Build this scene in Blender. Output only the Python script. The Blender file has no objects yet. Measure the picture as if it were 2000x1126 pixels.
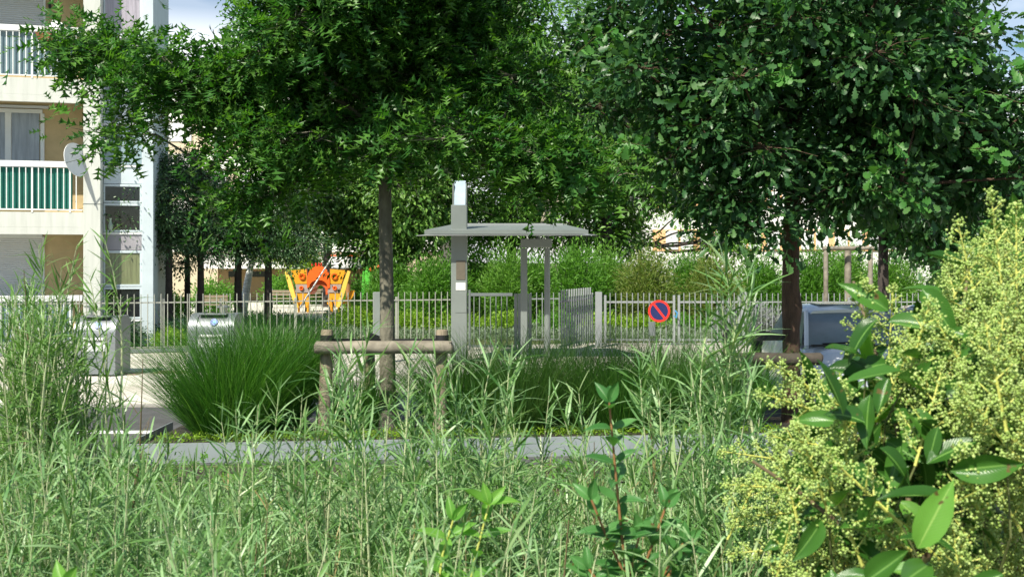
import bpy, math, random
import numpy as np
from mathutils import Vector, Matrix

random.seed(7)
RNG = np.random.default_rng(11)
S = bpy.context.scene
COL = S.collection
FPX, HZ, CAMZ = 2100.0, 507.0, 2.2

def W(px, py, d):
    """a point of the place seen at photograph pixel (px, py), d metres ahead"""
    return Vector(((px - 1000) / FPX * d, d, CAMZ - (py - HZ) / FPX * d))
def X(px, d): return (px - 1000) / FPX * d
def Z(py, d): return CAMZ - (py - HZ) / FPX * d

# ------------------------------------------------------------------ materials
def lin(c):
    return tuple(c) + (1.0,)

def mat(name, col, rough=0.6, var=0.12, scale=6.0, metal=0.0, bump=0.0, bscale=None, spec=0.5, col2=None, stretch=None, coat=0.0):
    m = bpy.data.materials.new(name); m.use_nodes = True
    nt = m.node_tree; n = nt.nodes; l = nt.links
    b = n['Principled BSDF']
    b.inputs['Roughness'].default_value = rough
    b.inputs['Metallic'].default_value = metal
    b.inputs['Specular IOR Level'].default_value = spec
    b.inputs['Coat Weight'].default_value = coat
    tc = n.new('ShaderNodeTexCoord')
    mp = n.new('ShaderNodeMapping')
    if stretch: mp.inputs['Scale'].default_value = stretch
    l.new(tc.outputs['Object'], mp.inputs['Vector'])
    nz = n.new('ShaderNodeTexNoise'); nz.inputs['Scale'].default_value = scale
    nz.inputs['Detail'].default_value = 6; nz.inputs['Roughness'].default_value = 0.6
    l.new(mp.outputs['Vector'], nz.inputs['Vector'])
    cr = n.new('ShaderNodeValToRGB')
    a = [max(0, c * (1 - var)) for c in col]; d = [min(1, c * (1 + var)) for c in (col2 or col)]
    cr.color_ramp.elements[0].position = 0.3; cr.color_ramp.elements[1].position = 0.7
    cr.color_ramp.elements[0].color = lin(a); cr.color_ramp.elements[1].color = lin(d)
    l.new(nz.outputs['Fac'], cr.inputs['Fac'])
    l.new(cr.outputs['Color'], b.inputs['Base Color'])
    if bump:
        nb = n.new('ShaderNodeTexNoise'); nb.inputs['Scale'].default_value = bscale or scale * 4
        nb.inputs['Detail'].default_value = 5
        l.new(mp.outputs['Vector'], nb.inputs['Vector'])
        bp = n.new('ShaderNodeBump'); bp.inputs['Strength'].default_value = bump
        bp.inputs['Distance'].default_value = 0.02
        l.new(nb.outputs['Fac'], bp.inputs['Height']); l.new(bp.outputs['Normal'], b.inputs['Normal'])
    return m

def leafmat(name, cols, rough=0.42, trans=0.35, spec=0.35, tint=(1.35, 1.5, 0.55), rib=None):
    """leaf: per-leaf colour out of a ramp, gloss on top, light coming through"""
    m = bpy.data.materials.new(name); m.use_nodes = True
    nt = m.node_tree; n = nt.nodes; l = nt.links
    b = n['Principled BSDF']; out = n['Material Output']
    b.inputs['Roughness'].default_value = rough
    b.inputs['Specular IOR Level'].default_value = spec
    g = n.new('ShaderNodeNewGeometry')
    cr = n.new('ShaderNodeValToRGB'); e = cr.color_ramp.elements
    e[0].color = lin(cols[0]); e[0].position = 0.0
    e[1].color = lin(cols[-1]); e[1].position = 1.0
    for i, c in enumerate(cols[1:-1]):
        k = e.new((i + 1) / (len(cols) - 1)); k.color = lin(c)
    l.new(g.outputs['Random Per Island'], cr.inputs['Fac'])
    src = cr.outputs['Color']
    if rib:
        uv = n.new('ShaderNodeUVMap'); sp = n.new('ShaderNodeSeparateXYZ')
        l.new(uv.outputs['UV'], sp.inputs['Vector'])
        r2 = n.new('ShaderNodeValToRGB'); r2.color_ramp.elements[0].position = 0.03
        r2.color_ramp.elements[0].color = (1, 1, 1, 1); r2.color_ramp.elements[1].position = 0.09
        r2.color_ramp.elements[1].color = (0, 0, 0, 1)
        l.new(sp.outputs['X'], r2.inputs['Fac'])
        mx = n.new('ShaderNodeMixRGB'); mx.inputs[2].default_value = lin(rib)
        l.new(r2.outputs['Color'], mx.inputs[0]); l.new(src, mx.inputs[1]); src = mx.outputs[0]
        # side veins as faint bump
        m1 = n.new('ShaderNodeMath'); m1.operation = 'MULTIPLY_ADD'; m1.inputs[1].default_value = -.22
        l.new(sp.outputs['X'], m1.inputs[0]); l.new(sp.outputs['Y'], m1.inputs[2])
        m2 = n.new('ShaderNodeMath'); m2.operation = 'MULTIPLY'; m2.inputs[1].default_value = 62; l.new(m1.outputs[0], m2.inputs[0])
        m3 = n.new('ShaderNodeMath'); m3.operation = 'SINE'; l.new(m2.outputs[0], m3.inputs[0])
        m4 = n.new('ShaderNodeMath'); m4.operation = 'POWER'; m5 = n.new('ShaderNodeMath'); m5.operation = 'ABSOLUTE'; l.new(m3.outputs[0], m5.inputs[0]); l.new(m5.outputs[0], m4.inputs[0]); m4.inputs[1].default_value = 6
        m6 = n.new('ShaderNodeMath'); m6.operation = 'MULTIPLY'; m6.inputs[1].default_value = .08; l.new(m4.outputs[0], m6.inputs[0])
        mv = n.new('ShaderNodeMixRGB'); mv.inputs[2].default_value = lin(rib); l.new(m6.outputs[0], mv.inputs[0]); l.new(src, mv.inputs[1]); src = mv.outputs[0]
        tc = n.new('ShaderNodeTexCoord'); wv = n.new('ShaderNodeTexNoise'); wv.inputs['Scale'].default_value = 60; l.new(tc.outputs['Object'], wv.inputs['Vector'])
        sr = n.new('ShaderNodeValToRGB'); sr.color_ramp.elements[0].position = .68; sr.color_ramp.elements[0].color = (0, 0, 0, 1); sr.color_ramp.elements[1].position = .72; l.new(wv.outputs['Fac'], sr.inputs['Fac'])
        ms = n.new('ShaderNodeMixRGB'); ms.inputs[2].default_value = (.12, .09, .03, 1); l.new(sr.outputs['Color'], ms.inputs[0]); l.new(src, ms.inputs[1]); src = ms.outputs[0]
        bp = n.new('ShaderNodeBump'); bp.inputs['Strength'].default_value = 0.2; bp.inputs['Distance'].default_value = 0.001
        l.new(m4.outputs[0], bp.inputs['Height']); l.new(bp.outputs['Normal'], b.inputs['Normal'])
    l.new(src, b.inputs['Base Color'])
    if trans > 0:
        t = n.new('ShaderNodeBsdfTranslucent')
        mu = n.new('ShaderNodeMixRGB'); mu.blend_type = 'MULTIPLY'; mu.inputs[0].default_value = 1
        mu.inputs[2].default_value = lin(tint)
        l.new(src, mu.inputs[1]); l.new(mu.outputs[0], t.inputs['Color'])
        mx = n.new('ShaderNodeMixShader'); mx.inputs[0].default_value = trans
        l.new(b.outputs[0], mx.inputs[1]); l.new(t.outputs[0], mx.inputs[2])
        l.new(mx.outputs[0], out.inputs['Surface'])
    return m

def glassmat(name, col, rough=0.05):
    m = mat(name, col, rough, 0.25, 1.2, spec=0.6)
    return m

M = {}
M['white'] = mat('white_paint', (0.72, 0.74, 0.74), 0.5, 0.05, 3)
M['concrete'] = mat('painted_concrete', (0.52, 0.54, 0.50), 0.75, 0.07, 2.2, bump=0.15, bscale=25, stretch=(3, 3, .35), col2=(0.57, 0.59, 0.55))
M['panelwhite'] = mat('pale_blue_panel', (0.52, 0.60, 0.64), 0.6, 0.07, 1.5)
M['tan'] = mat('tan_render', (0.52, 0.40, 0.22), 0.85, 0.10, 3, bump=0.2, bscale=60)
M['shutter'] = mat('roller_shutter', (0.60, 0.62, 0.64), 0.5, 0.05, 2)
M['tealcloth'] = mat('teal_screen', (0.006, 0.13, 0.10), 0.8, 0.15, 6)
M['bluepanel'] = mat('blue_grey_screen', (0.16, 0.24, 0.27), 0.5, 0.2, 3)
M['lilac'] = mat('lilac_panel', (0.30, 0.29, 0.32), 0.7, 0.08, 3)
M['tealpanel'] = mat('sea_blue_panel', (0.24, 0.33, 0.37), 0.5, 0.08, 3)
M['glass'] = glassmat('window_glass', (0.05, 0.08, 0.11))
M['darkglass'] = glassmat('dark_window_glass', (0.012, 0.016, 0.018))
M['curtain'] = mat('curtain_behind_glass', (0.24, 0.28, 0.33), 0.25, 0.3, 2.0, stretch=(6, 6, .6), spec=0.8)
M['greencurtain'] = mat('green_curtain', (0.16, 0.18, 0.09), 0.3, 0.35, 3, stretch=(9, 9, .5), spec=0.8)
M['beigecurtain'] = mat('mauve_curtain', (0.36, 0.33, 0.38), 0.3, 0.25, 3, stretch=(9, 9, .5), spec=0.8)
M['metalgrey'] = mat('grey_green_paint', (0.175, 0.20, 0.19), 0.45, 0.08, 2, spec=0.5)
M['metaldark'] = mat('dark_grey_paint', (0.13, 0.15, 0.155), 0.45, 0.08, 2)
M['fence'] = mat('sage_fence_paint', (0.30, 0.31, 0.27), 0.5, 0.08, 2)
M['gatewhite'] = mat('pale_gate_paint', (0.26, 0.28, 0.285), 0.45, 0.07, 2)
M['steel'] = mat('brushed_steel', (0.24, 0.26, 0.275), 0.48, 0.12, 1.0, metal=0.6, stretch=(1, 1, 12))
M['steeledge'] = mat('blue_grey_steel_edge', (0.25, 0.285, 0.295), 0.5, 0.14, 1.5, bump=0.05)
M['blue'] = mat('emblem_blue', (0.01, 0.07, 0.45), 0.4, 0.05)
M['cyan'] = mat('emblem_cyan', (0.05, 0.45, 0.75), 0.4, 0.05)
M['navy'] = mat('sign_blue', (0.012, 0.02, 0.10), 0.4, 0.1)
M['red'] = mat('sign_red', (0.75, 0.03, 0.02), 0.4, 0.08)
M['black'] = mat('black_rubber', (0.012, 0.012, 0.013), 0.6, 0.1)
M['wood'] = mat('weathered_round_timber', (0.16, 0.14, 0.105), 0.8, 0.35, 4, bump=0.5, bscale=14, stretch=(1, 1, 1), col2=(0.24, 0.215, 0.17))
M['shadedwood'] = mat('shaded_timber', (0.055, 0.045, 0.035), 0.85, 0.35, 6, bump=0.5, bscale=18)  # shade on the right stake frame is put into this dark timber colour
M['woodleg'] = mat('peeled_timber', (0.25, 0.205, 0.145), 0.8, 0.3, 7, bump=0.4, bscale=20, stretch=(4, 4, .5))
M['bark'] = mat('grey_oak_bark', (0.15, 0.14, 0.105), 0.9, 0.45, 9, bump=1.0, bscale=28, stretch=(1, 1, .45))
M['barkbrown'] = mat('brown_oak_bark', (0.085, 0.05, 0.032), 0.9, 0.5, 10, bump=1.0, bscale=30, stretch=(1.6, 1.6, .4))
M['barkdark'] = mat('dark_bark', (0.05, 0.04, 0.035), 0.9, 0.3, 8, bump=0.6)
M['birch'] = mat('birch_bark', (0.62, 0.60, 0.55), 0.8, 0.55, 9, bump=0.4, stretch=(.5, .5, 3), col2=(0.7, 0.68, 0.64))
M['orange'] = mat('orange_plastic', (0.85, 0.13, 0.015), 0.4, 0.06)
M['mustard'] = mat('mustard_plastic', (0.70, 0.32, 0.02), 0.4, 0.08)
M['yellow'] = mat('yellow_plastic', (0.85, 0.55, 0.10), 0.4, 0.08)
M['playgrey'] = mat('grey_play_panel', (0.33, 0.28, 0.27), 0.6, 0.1)
M['green'] = mat('bright_green_plastic', (0.10, 0.50, 0.06), 0.4, 0.08)
M['cream'] = mat('cream_render', (0.62, 0.52, 0.38), 0.85, 0.06, 1)
M['peach'] = mat('peach_render', (0.80, 0.48, 0.25), 0.85, 0.05, 1)
M['offwhite'] = mat('offwhite_render', (0.80, 0.79, 0.76), 0.85, 0.05, 1)
M['ochre'] = mat('ochre_render', (0.42, 0.28, 0.17), 0.85, 0.10, 1)
M['plate'] = mat('bronze_plate', (0.12, 0.105, 0.08), 0.45, 0.1)
M['paper'] = mat('white_notice', (0.75, 0.76, 0.76), 0.6, 0.04)
M['ink'] = mat('grey_print', (0.2, 0.2, 0.22), 0.6, 0.04)
M['lightprint'] = mat('pale_engraving', (0.48, 0.46, 0.40), 0.6, 0.04)
M['carsilver'] = mat('silver_blue_car_paint', (0.72, 0.77, 0.80), 0.25, 0.03, 2, metal=0.1, coat=0.6)
M['cardark'] = mat('dark_blue_car_paint', (0.03, 0.045, 0.08), 0.25, 0.05, 2, coat=0.8)
M['carglass'] = glassmat('car_glass', (0.22, 0.27, 0.29), 0.15)
M['amber'] = mat('amber_lens', (0.9, 0.30, 0.02), 0.2, 0.05)
M['lens'] = mat('clear_lens', (0.6, 0.63, 0.65), 0.12, 0.1, 20, metal=0.4)
M['tyre'] = mat('tyre_rubber', (0.02, 0.02, 0.02), 0.8, 0.1)

# leaves
M['pinoak'] = leafmat('pin_oak_leaf', [(0.022, 0.09, 0.014), (0.04, 0.14, 0.022), (0.12, 0.27, 0.04), (0.05, 0.16, 0.035)], 0.34, 0.40)
M['engoak'] = leafmat('english_oak_leaf', [(0.022, 0.075, 0.022), (0.04, 0.12, 0.042), (0.085, 0.19, 0.055)], 0.38, 0.32)
M['engoakyoung'] = leafmat('young_oak_leaf', [(0.06, 0.20, 0.04), (0.11, 0.28, 0.06)], 0.42, 0.4)
M['pear'] = leafmat('small_dark_leaf', [(0.025, 0.07, 0.02), (0.05, 0.12, 0.04), (0.12, 0.21, 0.10)], 0.36, 0.2)
M['bgleaf'] = leafmat('fresh_green_leaf', [(0.07, 0.18, 0.02), (0.12, 0.28, 0.035), (0.20, 0.38, 0.07)], 0.45, 0.35)
M['bgdark'] = leafmat('dark_green_leaf', [(0.03, 0.09, 0.015), (0.07, 0.17, 0.025), (0.19, 0.34, 0.07)], 0.42, 0.25)
M['bgyellow'] = leafmat('yellow_green_leaf', [(0.18, 0.30, 0.03), (0.28, 0.42, 0.04), (0.22, 0.38, 0.06)], 0.5, 0.45)
M['hedge'] = leafmat('hedge_leaf', [(0.06, 0.16, 0.02), (0.10, 0.26, 0.03), (0.16, 0.36, 0.05)], 0.5, 0.4)
M['hedgered'] = leafmat('hedge_olive_leaf', [(0.10, 0.18, 0.03), (0.17, 0.25, 0.05), (0.24, 0.26, 0.08)], 0.5, 0.4)
M['lowyellow'] = leafmat('low_yellow_leaf', [(0.13, 0.25, 0.02), (0.24, 0.40, 0.03)], 0.5, 0.35)
M['santolina'] = leafmat('grey_green_leaf', [(0.14, 0.20, 0.12), (0.22, 0.30, 0.18)], 0.7, 0.15)
M['lavender'] = leafmat('lavender_leaf', [(0.18, 0.24, 0.18), (0.26, 0.30, 0.26), (0.24, 0.22, 0.32)], 0.7, 0.15)
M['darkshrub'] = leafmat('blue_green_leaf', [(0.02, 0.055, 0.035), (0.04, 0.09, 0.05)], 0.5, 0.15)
M['grass'] = leafmat('deep_green_blade', [(0.02, 0.085, 0.012), (0.04, 0.15, 0.02), (0.08, 0.23, 0.035), (0.16, 0.33, 0.07)], 0.4, 0.30)
M['grassdull'] = leafmat('dull_green_blade', [(0.035, 0.10, 0.02), (0.06, 0.16, 0.035), (0.12, 0.22, 0.05)], 0.45, 0.25)
M['willow'] = leafmat('silvery_narrow_leaf', [(0.075, 0.18, 0.04), (0.16, 0.31, 0.09), (0.32, 0.49, 0.24), (0.10, 0.24, 0.075), (0.30, 0.40, 0.18)], 0.36, 0.30, tint=(1.2, 1.3, 0.7))
M['willowdark'] = leafmat('green_narrow_leaf', [(0.08, 0.18, 0.04), (0.14, 0.28, 0.07), (0.20, 0.34, 0.10)], 0.42, 0.33, tint=(1.2, 1.3, 0.7))
M['stem'] = mat('pale_shoot_bark', (0.50, 0.54, 0.32), 0.5, 0.3, 12)
M['stembrown'] = mat('brown_shoot_bark', (0.15, 0.11, 0.055), 0.7, 0.3, 12)
M['stemorange'] = mat('orange_shoot_bark', (0.26, 0.13, 0.05), 0.6, 0.35, 40)
M['twiggreen'] = mat('green_twig_bark', (0.13, 0.15, 0.05), 0.7, 0.3, 30)
M['stemlime'] = mat('lime_shoot_bark', (0.50, 0.52, 0.12), 0.6, 0.2, 30)
M['privet'] = leafmat('glossy_privet_leaf', [(0.02, 0.075, 0.010), (0.035, 0.115, 0.016), (0.06, 0.17, 0.025)], 0.27, 0.22, rib=(0.16, 0.32, 0.07))
M['privetyoung'] = leafmat('young_privet_leaf', [(0.10, 0.28, 0.04), (0.18, 0.40, 0.06)], 0.35, 0.4, rib=(0.3, 0.5, 0.12))
M['seedleaf'] = leafmat('dull_privet_leaf', [(0.035, 0.13, 0.03), (0.065, 0.20, 0.05), (0.10, 0.26, 0.07)], 0.3, 0.3, rib=(0.14, 0.3, 0.1))
M['buds'] = leafmat('yellow_green_bud', [(0.31, 0.47, 0.10), (0.45, 0.61, 0.17), (0.62, 0.76, 0.30)], 0.6, 0.25, tint=(1.1, 1.1, 0.6))

# ------------------------------------------------------------------ mesh tools
def link(name, me, m, parent=None, origin=None, smooth=False):
    o = bpy.data.objects.new(name, me); COL.objects.link(o)
    if m: me.materials.append(m)
    if smooth: me.polygons.foreach_set('use_smooth', np.ones(len(me.polygons), bool))
    if parent: o.parent = parent
    return o

def np_mesh(name, V, F, m, parent=None, smooth=False, uv=None):
    """V (n,3), F (f,k) uniform polygons; uv per vertex"""
    if parent is not None: V = V - np.array(parent.location)[None, :]
    me = bpy.data.meshes.new(name)
    F = np.asarray(F, np.int32); k = F.shape[1]
    me.vertices.add(len(V)); me.vertices.foreach_set('co', np.ascontiguousarray(V, np.float32).ravel())
    me.loops.add(F.size); me.loops.foreach_set('vertex_index', F.ravel())
    me.polygons.add(len(F))
    me.polygons.foreach_set('loop_start', np.arange(0, F.size, k, dtype=np.int32))
    me.polygons.foreach_set('loop_total', np.full(len(F), k, np.int32))
    if uv is not None:
        ul = me.uv_layers.new(name='UVMap')
        ul.data.foreach_set('uv', np.ascontiguousarray(uv[F.ravel()], np.float32).ravel())
    me.update(calc_edges=True); me.validate()
    return link(name, me, m, parent, smooth=smooth)

class MB:
    def __init__(s): s.v = []; s.f = []
    def add(s, vs, fs):
        b = len(s.v); s.v += [tuple(v) for v in vs]; s.f += [tuple(i + b for i in f) for f in fs]; return s
    def box(s, x0, x1, y0, y1, z0, z1, bev=0.0, mtx=None):
        if x0 > x1: x0, x1 = x1, x0
        if y0 > y1: y0, y1 = y1, y0
        if z0 > z1: z0, z1 = z1, z0
        if bev <= 0:
            vs = [(x, y, z) for z in (z0, z1) for y in (y0, y1) for x in (x0, x1)]
            fs = [(0, 2, 3, 1), (4, 5, 7, 6), (0, 1, 5, 4), (2, 6, 7, 3), (0, 4, 6, 2), (1, 3, 7, 5)]
        else:
            b = min(bev, (x1 - x0) * .45, (y1 - y0) * .45)
            ring = [(x0 + b, y0), (x1 - b, y0), (x1, y0 + b), (x1, y1 - b), (x1 - b, y1), (x0 + b, y1), (x0, y1 - b), (x0, y0 + b)]
            bz = min(b, (z1 - z0) * .45); cx, cy = (x0 + x1) / 2, (y0 + y1) / 2
            def inset(r): return [(p[0] + (b * .7 if p[0] < cx else -b * .7), p[1] + (b * .7 if p[1] < cy else -b * .7)) for p in r]
            vs = [(p[0], p[1], z0) for p in inset(ring)] + [(p[0], p[1], z0 + bz) for p in ring] + [(p[0], p[1], z1 - bz) for p in ring] + [(p[0], p[1], z1) for p in inset(ring)]
            fs = [tuple(range(7, -1, -1)), tuple(range(24, 32))]
            for r in range(3):
                for i in range(8):
                    j = (i + 1) % 8; fs.append((r * 8 + i, r * 8 + j, r * 8 + 8 + j, r * 8 + 8 + i))
        if mtx is not None: vs = [mtx @ Vector(v) for v in vs]
        return s.add(vs, fs)
    def tube(s, pts, rads, n=6, cap=True):
        pts = [Vector(p) for p in pts]
        if not hasattr(rads, '__len__'): rads = [rads] * len(pts)
        vs = []; fs = []
        for i, p in enumerate(pts):
            t = (pts[min(i + 1, len(pts) - 1)] - pts[max(i - 1, 0)])
            if t.length < 1e-9: t = Vector((0, 0, 1))
            t.normalize()
            u = t.cross(Vector((0, 1, 0))) if abs(t.y) < .9 else t.cross(Vector((1, 0, 0)))
            u.normalize(); w = t.cross(u)
            for k in range(n):
                a = 2 * math.pi * k / n
                vs.append(p + (u * math.cos(a) + w * math.sin(a)) * rads[i])
        for i in range(len(pts) - 1):
            for k in range(n):
                j = (k + 1) % n; fs.append((i * n + k, i * n + j, (i + 1) * n + j, (i + 1) * n + k))
        if cap:
            fs.append(tuple(range(n - 1, -1, -1))); fs.append(tuple(range((len(pts) - 1) * n, len(pts) * n)))
        return s.add(vs, fs)
    def prism(s, poly, y0, y1):
        """outline in x,z pushed from y0 to y1"""
        n = len(poly)
        vs = [(p[0], y0, p[1]) for p in poly] + [(p[0], y1, p[1]) for p in poly]
        fs = [tuple(range(n)), tuple(range(2 * n - 1, n - 1, -1))] + [(i, n + i, n + (i + 1) % n, (i + 1) % n) for i in range(n)]
        return s.add(vs, fs)
    def slab(s, poly, z0, z1):
        n = len(poly)
        vs = [(p[0], p[1], z0) for p in poly] + [(p[0], p[1], z1) for p in poly]
        fs = [tuple(range(n - 1, -1, -1)), tuple(range(n, 2 * n))] + [(i, (i + 1) % n, n + (i + 1) % n, n + i) for i in range(n)]
        return s.add(vs, fs)
    def loft(s, rings, cap=True, closed=True):
        n = len(rings[0]); vs = [p for r in rings for p in r]; fs = []
        for i in range(len(rings) - 1):
            for k in range(n if closed else n - 1):
                j = (k + 1) % n; fs.append((i * n + k, i * n + j, (i + 1) * n + j, (i + 1) * n + k))
        if cap: fs.append(tuple(range(n - 1, -1, -1))); fs.append(tuple(range((len(rings) - 1) * n, len(rings) * n)))
        return s.add(vs, fs)
    def build(s, name, m, parent=None, smooth=False, local=False):
        off = Vector((0, 0, 0)) if (parent is None or local) else parent.location
        me = bpy.data.meshes.new(name)
        me.from_pydata([tuple(Vector(v) - off) for v in s.v], [], s.f); me.update()
        o = link(name, me, m, parent)
        if smooth:
            me.polygons.foreach_set('use_smooth', np.ones(len(me.polygons), bool))
            try: me.set_sharp_from_angle(angle=math.radians(40))
            except Exception: pass
        return o

def thing(name, label, cat, loc=(0, 0, 0), group=None, rz=0):
    o = bpy.data.objects.new(name, None); COL.objects.link(o); o.empty_display_size = 0.2
    o.location = loc; o.rotation_euler = (0, 0, rz); o['label'] = label; o['category'] = cat
    if group: o['group'] = group
    return o
def tag(o, label, cat, group=None, kind=None):
    o['label'] = label; o['category'] = cat
    if group: o['group'] = group
    if kind: o['kind'] = kind
    return o
def struct(o, label=None, cat=None):
    o['kind'] = 'structure'
    if label: o['label'] = label
    if cat: o['category'] = cat
    return o

# ------------------------------------------------------------------ leaf templates: x side, y along, z normal
def tri_fan_leaf(outline, bend=0.12):
    """lobed leaf: outline right side list (x,y) from base to tip; mirrored; strips against the midrib, gently folded"""
    V = []; F = []
    n = len(outline)
    for (x, y) in outline: V.append((0, y, -bend * y * y))
    for s in (1, -1):
        b = len(V)
        for (x, y) in outline[1:-1]: V.append((s * x, y + (0.10 * x), 0.25 * abs(x) - bend * y * y))
        m = n - 2
        f = [(0, b, 1)]
        for i in range(m - 1): f += [(1 + i, b + i, b + i + 1), (1 + i, b + i + 1, 2 + i)]
        f += [(m, b + m - 1, n - 1)]
        if s < 0: f = [(a, c, d)[::-1] for a, c, d in f]
        F += f
    return np.array(V, float), np.array(F, int)
PINOAK = tri_fan_leaf([(0, 0), (.03, .12), (.26, .26), (.05, .32), (.06, .42), (.42, .58), (.06, .56), (.06, .68), (.30, .86), (.05, .80), (0, 1.02)], .16)
ENGOAK = tri_fan_leaf([(0, 0), (.05, .10), (.13, .22), (.08, .32), (.22, .44), (.14, .54), (.30, .68), (.20, .78), (.22, .92), (0, 1.0)], .14)
PINS = [(tri_fan_leaf([(x * a, y * (1 + .04 * math.sin(9 * y * a))) for x, y in [(0, 0), (.03, .12), (.26, .26), (.05, .32), (.06, .42), (.42, .58), (.06, .56), (.06, .68), (.30, .86), (.05, .80), (0, 1.02)]], b), p) for a, b, p in ((1, .16, 5), (.75, .45, 4), (1.2, -.1, 3))]
ENGS = [(tri_fan_leaf([(x * a, y) for x, y in [(0, 0), (.05, .10), (.13, .22), (.08, .32), (.22, .44), (.14, .54), (.30, .68), (.20, .78), (.22, .92), (0, 1.0)]], b), p) for a, b, p in ((1, .14, 5), (.8, .5, 5), (1.2, -.1, 3))]
def simple_leaf(w=.42, bend=.12):
    V = [(0, 0, 0), (w / 2, .45, .06), (0, 1, -bend), (-w / 2, .45, .06), (0, .5, -.02)]
    return np.array(V, float), np.array([(0, 1, 4), (1, 2, 4), (2, 3, 4), (3, 0, 4)])
SIMPLE = simple_leaf()
NARROW = simple_leaf(.2)
def strip_leaf(w=.06, seg=4, curl=.25):
    V = []; F = []
    for i in range(seg + 1):
        t = i / seg; ww = w * .5 * (math.sin(math.pi * (0.08 + .9 * t)) ** .6) if i < seg else w * .06
        z = -curl * t * t
        V += [(-ww, t, z), (ww, t, z)]
    for i in range(seg): F.append((2 * i, 2 * i + 1, 2 * i + 3, 2 * i + 2))
    return np.array(V, float), np.array(F)
def broad_leaf(w=.42, nu=5, nv=9, fold=.30, curl=.28, roll=.0):
    V = []; F = []; U = []
    for j in range(nv):
        t = j / (nv - 1)
        ww = w * .5 * (math.sin(math.pi * t ** .85) ** .75) if 0 < j < nv - 1 else .006
        ww *= (1 - .35 * max(0, t - .7) / .3)
        for i in range(nu):
            u = (i / (nu - 1)) * 2 - 1
            V.append((u * ww, t, fold * abs(u) ** 1.3 * ww - curl * t * t + .02 * math.sin(9 * t) * abs(u)))
            U.append((abs(u), t))
    for j in range(nv - 1):
        for i in range(nu - 1): F.append((j * nu + i, j * nu + i + 1, (j + 1) * nu + i + 1, (j + 1) * nu + i))
    return np.array(V, float), np.array(F), np.array(U, float)
PRIVET = [broad_leaf(.42, curl=c, fold=f) for c, f in ((.2, .35), (.5, .55), (-.08, .8))]

def norm(a): return a / np.maximum(np.linalg.norm(a, axis=-1, keepdims=True), 1e-9)
def place(tpl, pos, axis, nrm, size, wscale=None):
    """copies of a leaf template: pos (N,3), axis (N,3) along, nrm (N,3) up"""
    V, F = tpl[0], tpl[1]
    a = norm(axis); n = nrm - a * np.sum(nrm * a, 1, keepdims=True); n = norm(n); s = np.cross(a, n)
    sz = np.asarray(size).reshape(-1, 1, 1) * np.ones((len(pos), 1, 1))
    ws = 1 if wscale is None else np.asarray(wscale).reshape(-1, 1, 1)
    P = pos[:, None, :] + sz * (ws * V[None, :, 0:1] * s[:, None, :] + V[None, :, 1:2] * a[:, None, :] + V[None, :, 2:3] * n[:, None, :])
    N = len(pos); k = len(V)
    FF = (F[None] + (np.arange(N) * k)[:, None, None]).reshape(-1, F.shape[1])
    return P.reshape(-1, 3), FF
def merge(parts):
    Vs = []; Fs = []; b = 0
    for V, F in parts: Vs.append(V); Fs.append(F + b); b += len(V)
    return np.concatenate(Vs), np.concatenate(Fs)

# ------------------------------------------------------------------ trees
def blob_px(cx, cy, rx, ry, d, rd=None):
    c = W(cx, cy, d); k = d / FPX
    return (np.array(c), np.array([rx * k, rd if rd else (rx + ry) / 2 * k, ry * k]))
def sample_blobs(blobs, n, shell=0.45):
    vol = np.array([np.prod(b[1]) ** .6 for b in blobs]); vol /= vol.sum()
    idx = RNG.choice(len(blobs), n, p=vol)
    u = norm(RNG.normal(size=(n, 3))); r = RNG.uniform(0, 1, (n, 1)) ** shell
    C = np.array([b[0] for b in blobs])[idx]; R = np.array([b[1] for b in blobs])[idx]
    return C + u * r * R, u

def boughs(blobs, nb, per, shell, br, flat_z=.34, keep=None):
    """spread-out flattened boughs, each filled with leaf clusters"""
    bc, bu = sample_blobs(blobs, nb, shell)
    if keep is not None:
        k = keep(bc); bc, bu = bc[k], bu[k]
    nb = len(bc); idx = np.repeat(np.arange(nb), per)
    sz = br * RNG.uniform(.6, 1.35, nb)
    off = RNG.normal(size=(nb * per, 3)) * .5 * sz[idx][:, None] * np.array([1, 1, flat_z])
    hor = np.linalg.norm(off[:, :2] , axis=1); rad2 = np.sum(off[:, :2] * bu[idx][:, :2], 1)
    off[:, 2] -= .22 * rad2 + .10 * hor
    cent = bc[idx] + off
    ou = norm(bu[idx] * .6 + norm(off))
    if keep is not None:
        k = keep(cent); cent, ou, idx = cent[k], ou[k], idx[k]
    return bc, cent, ou, idx

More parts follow.
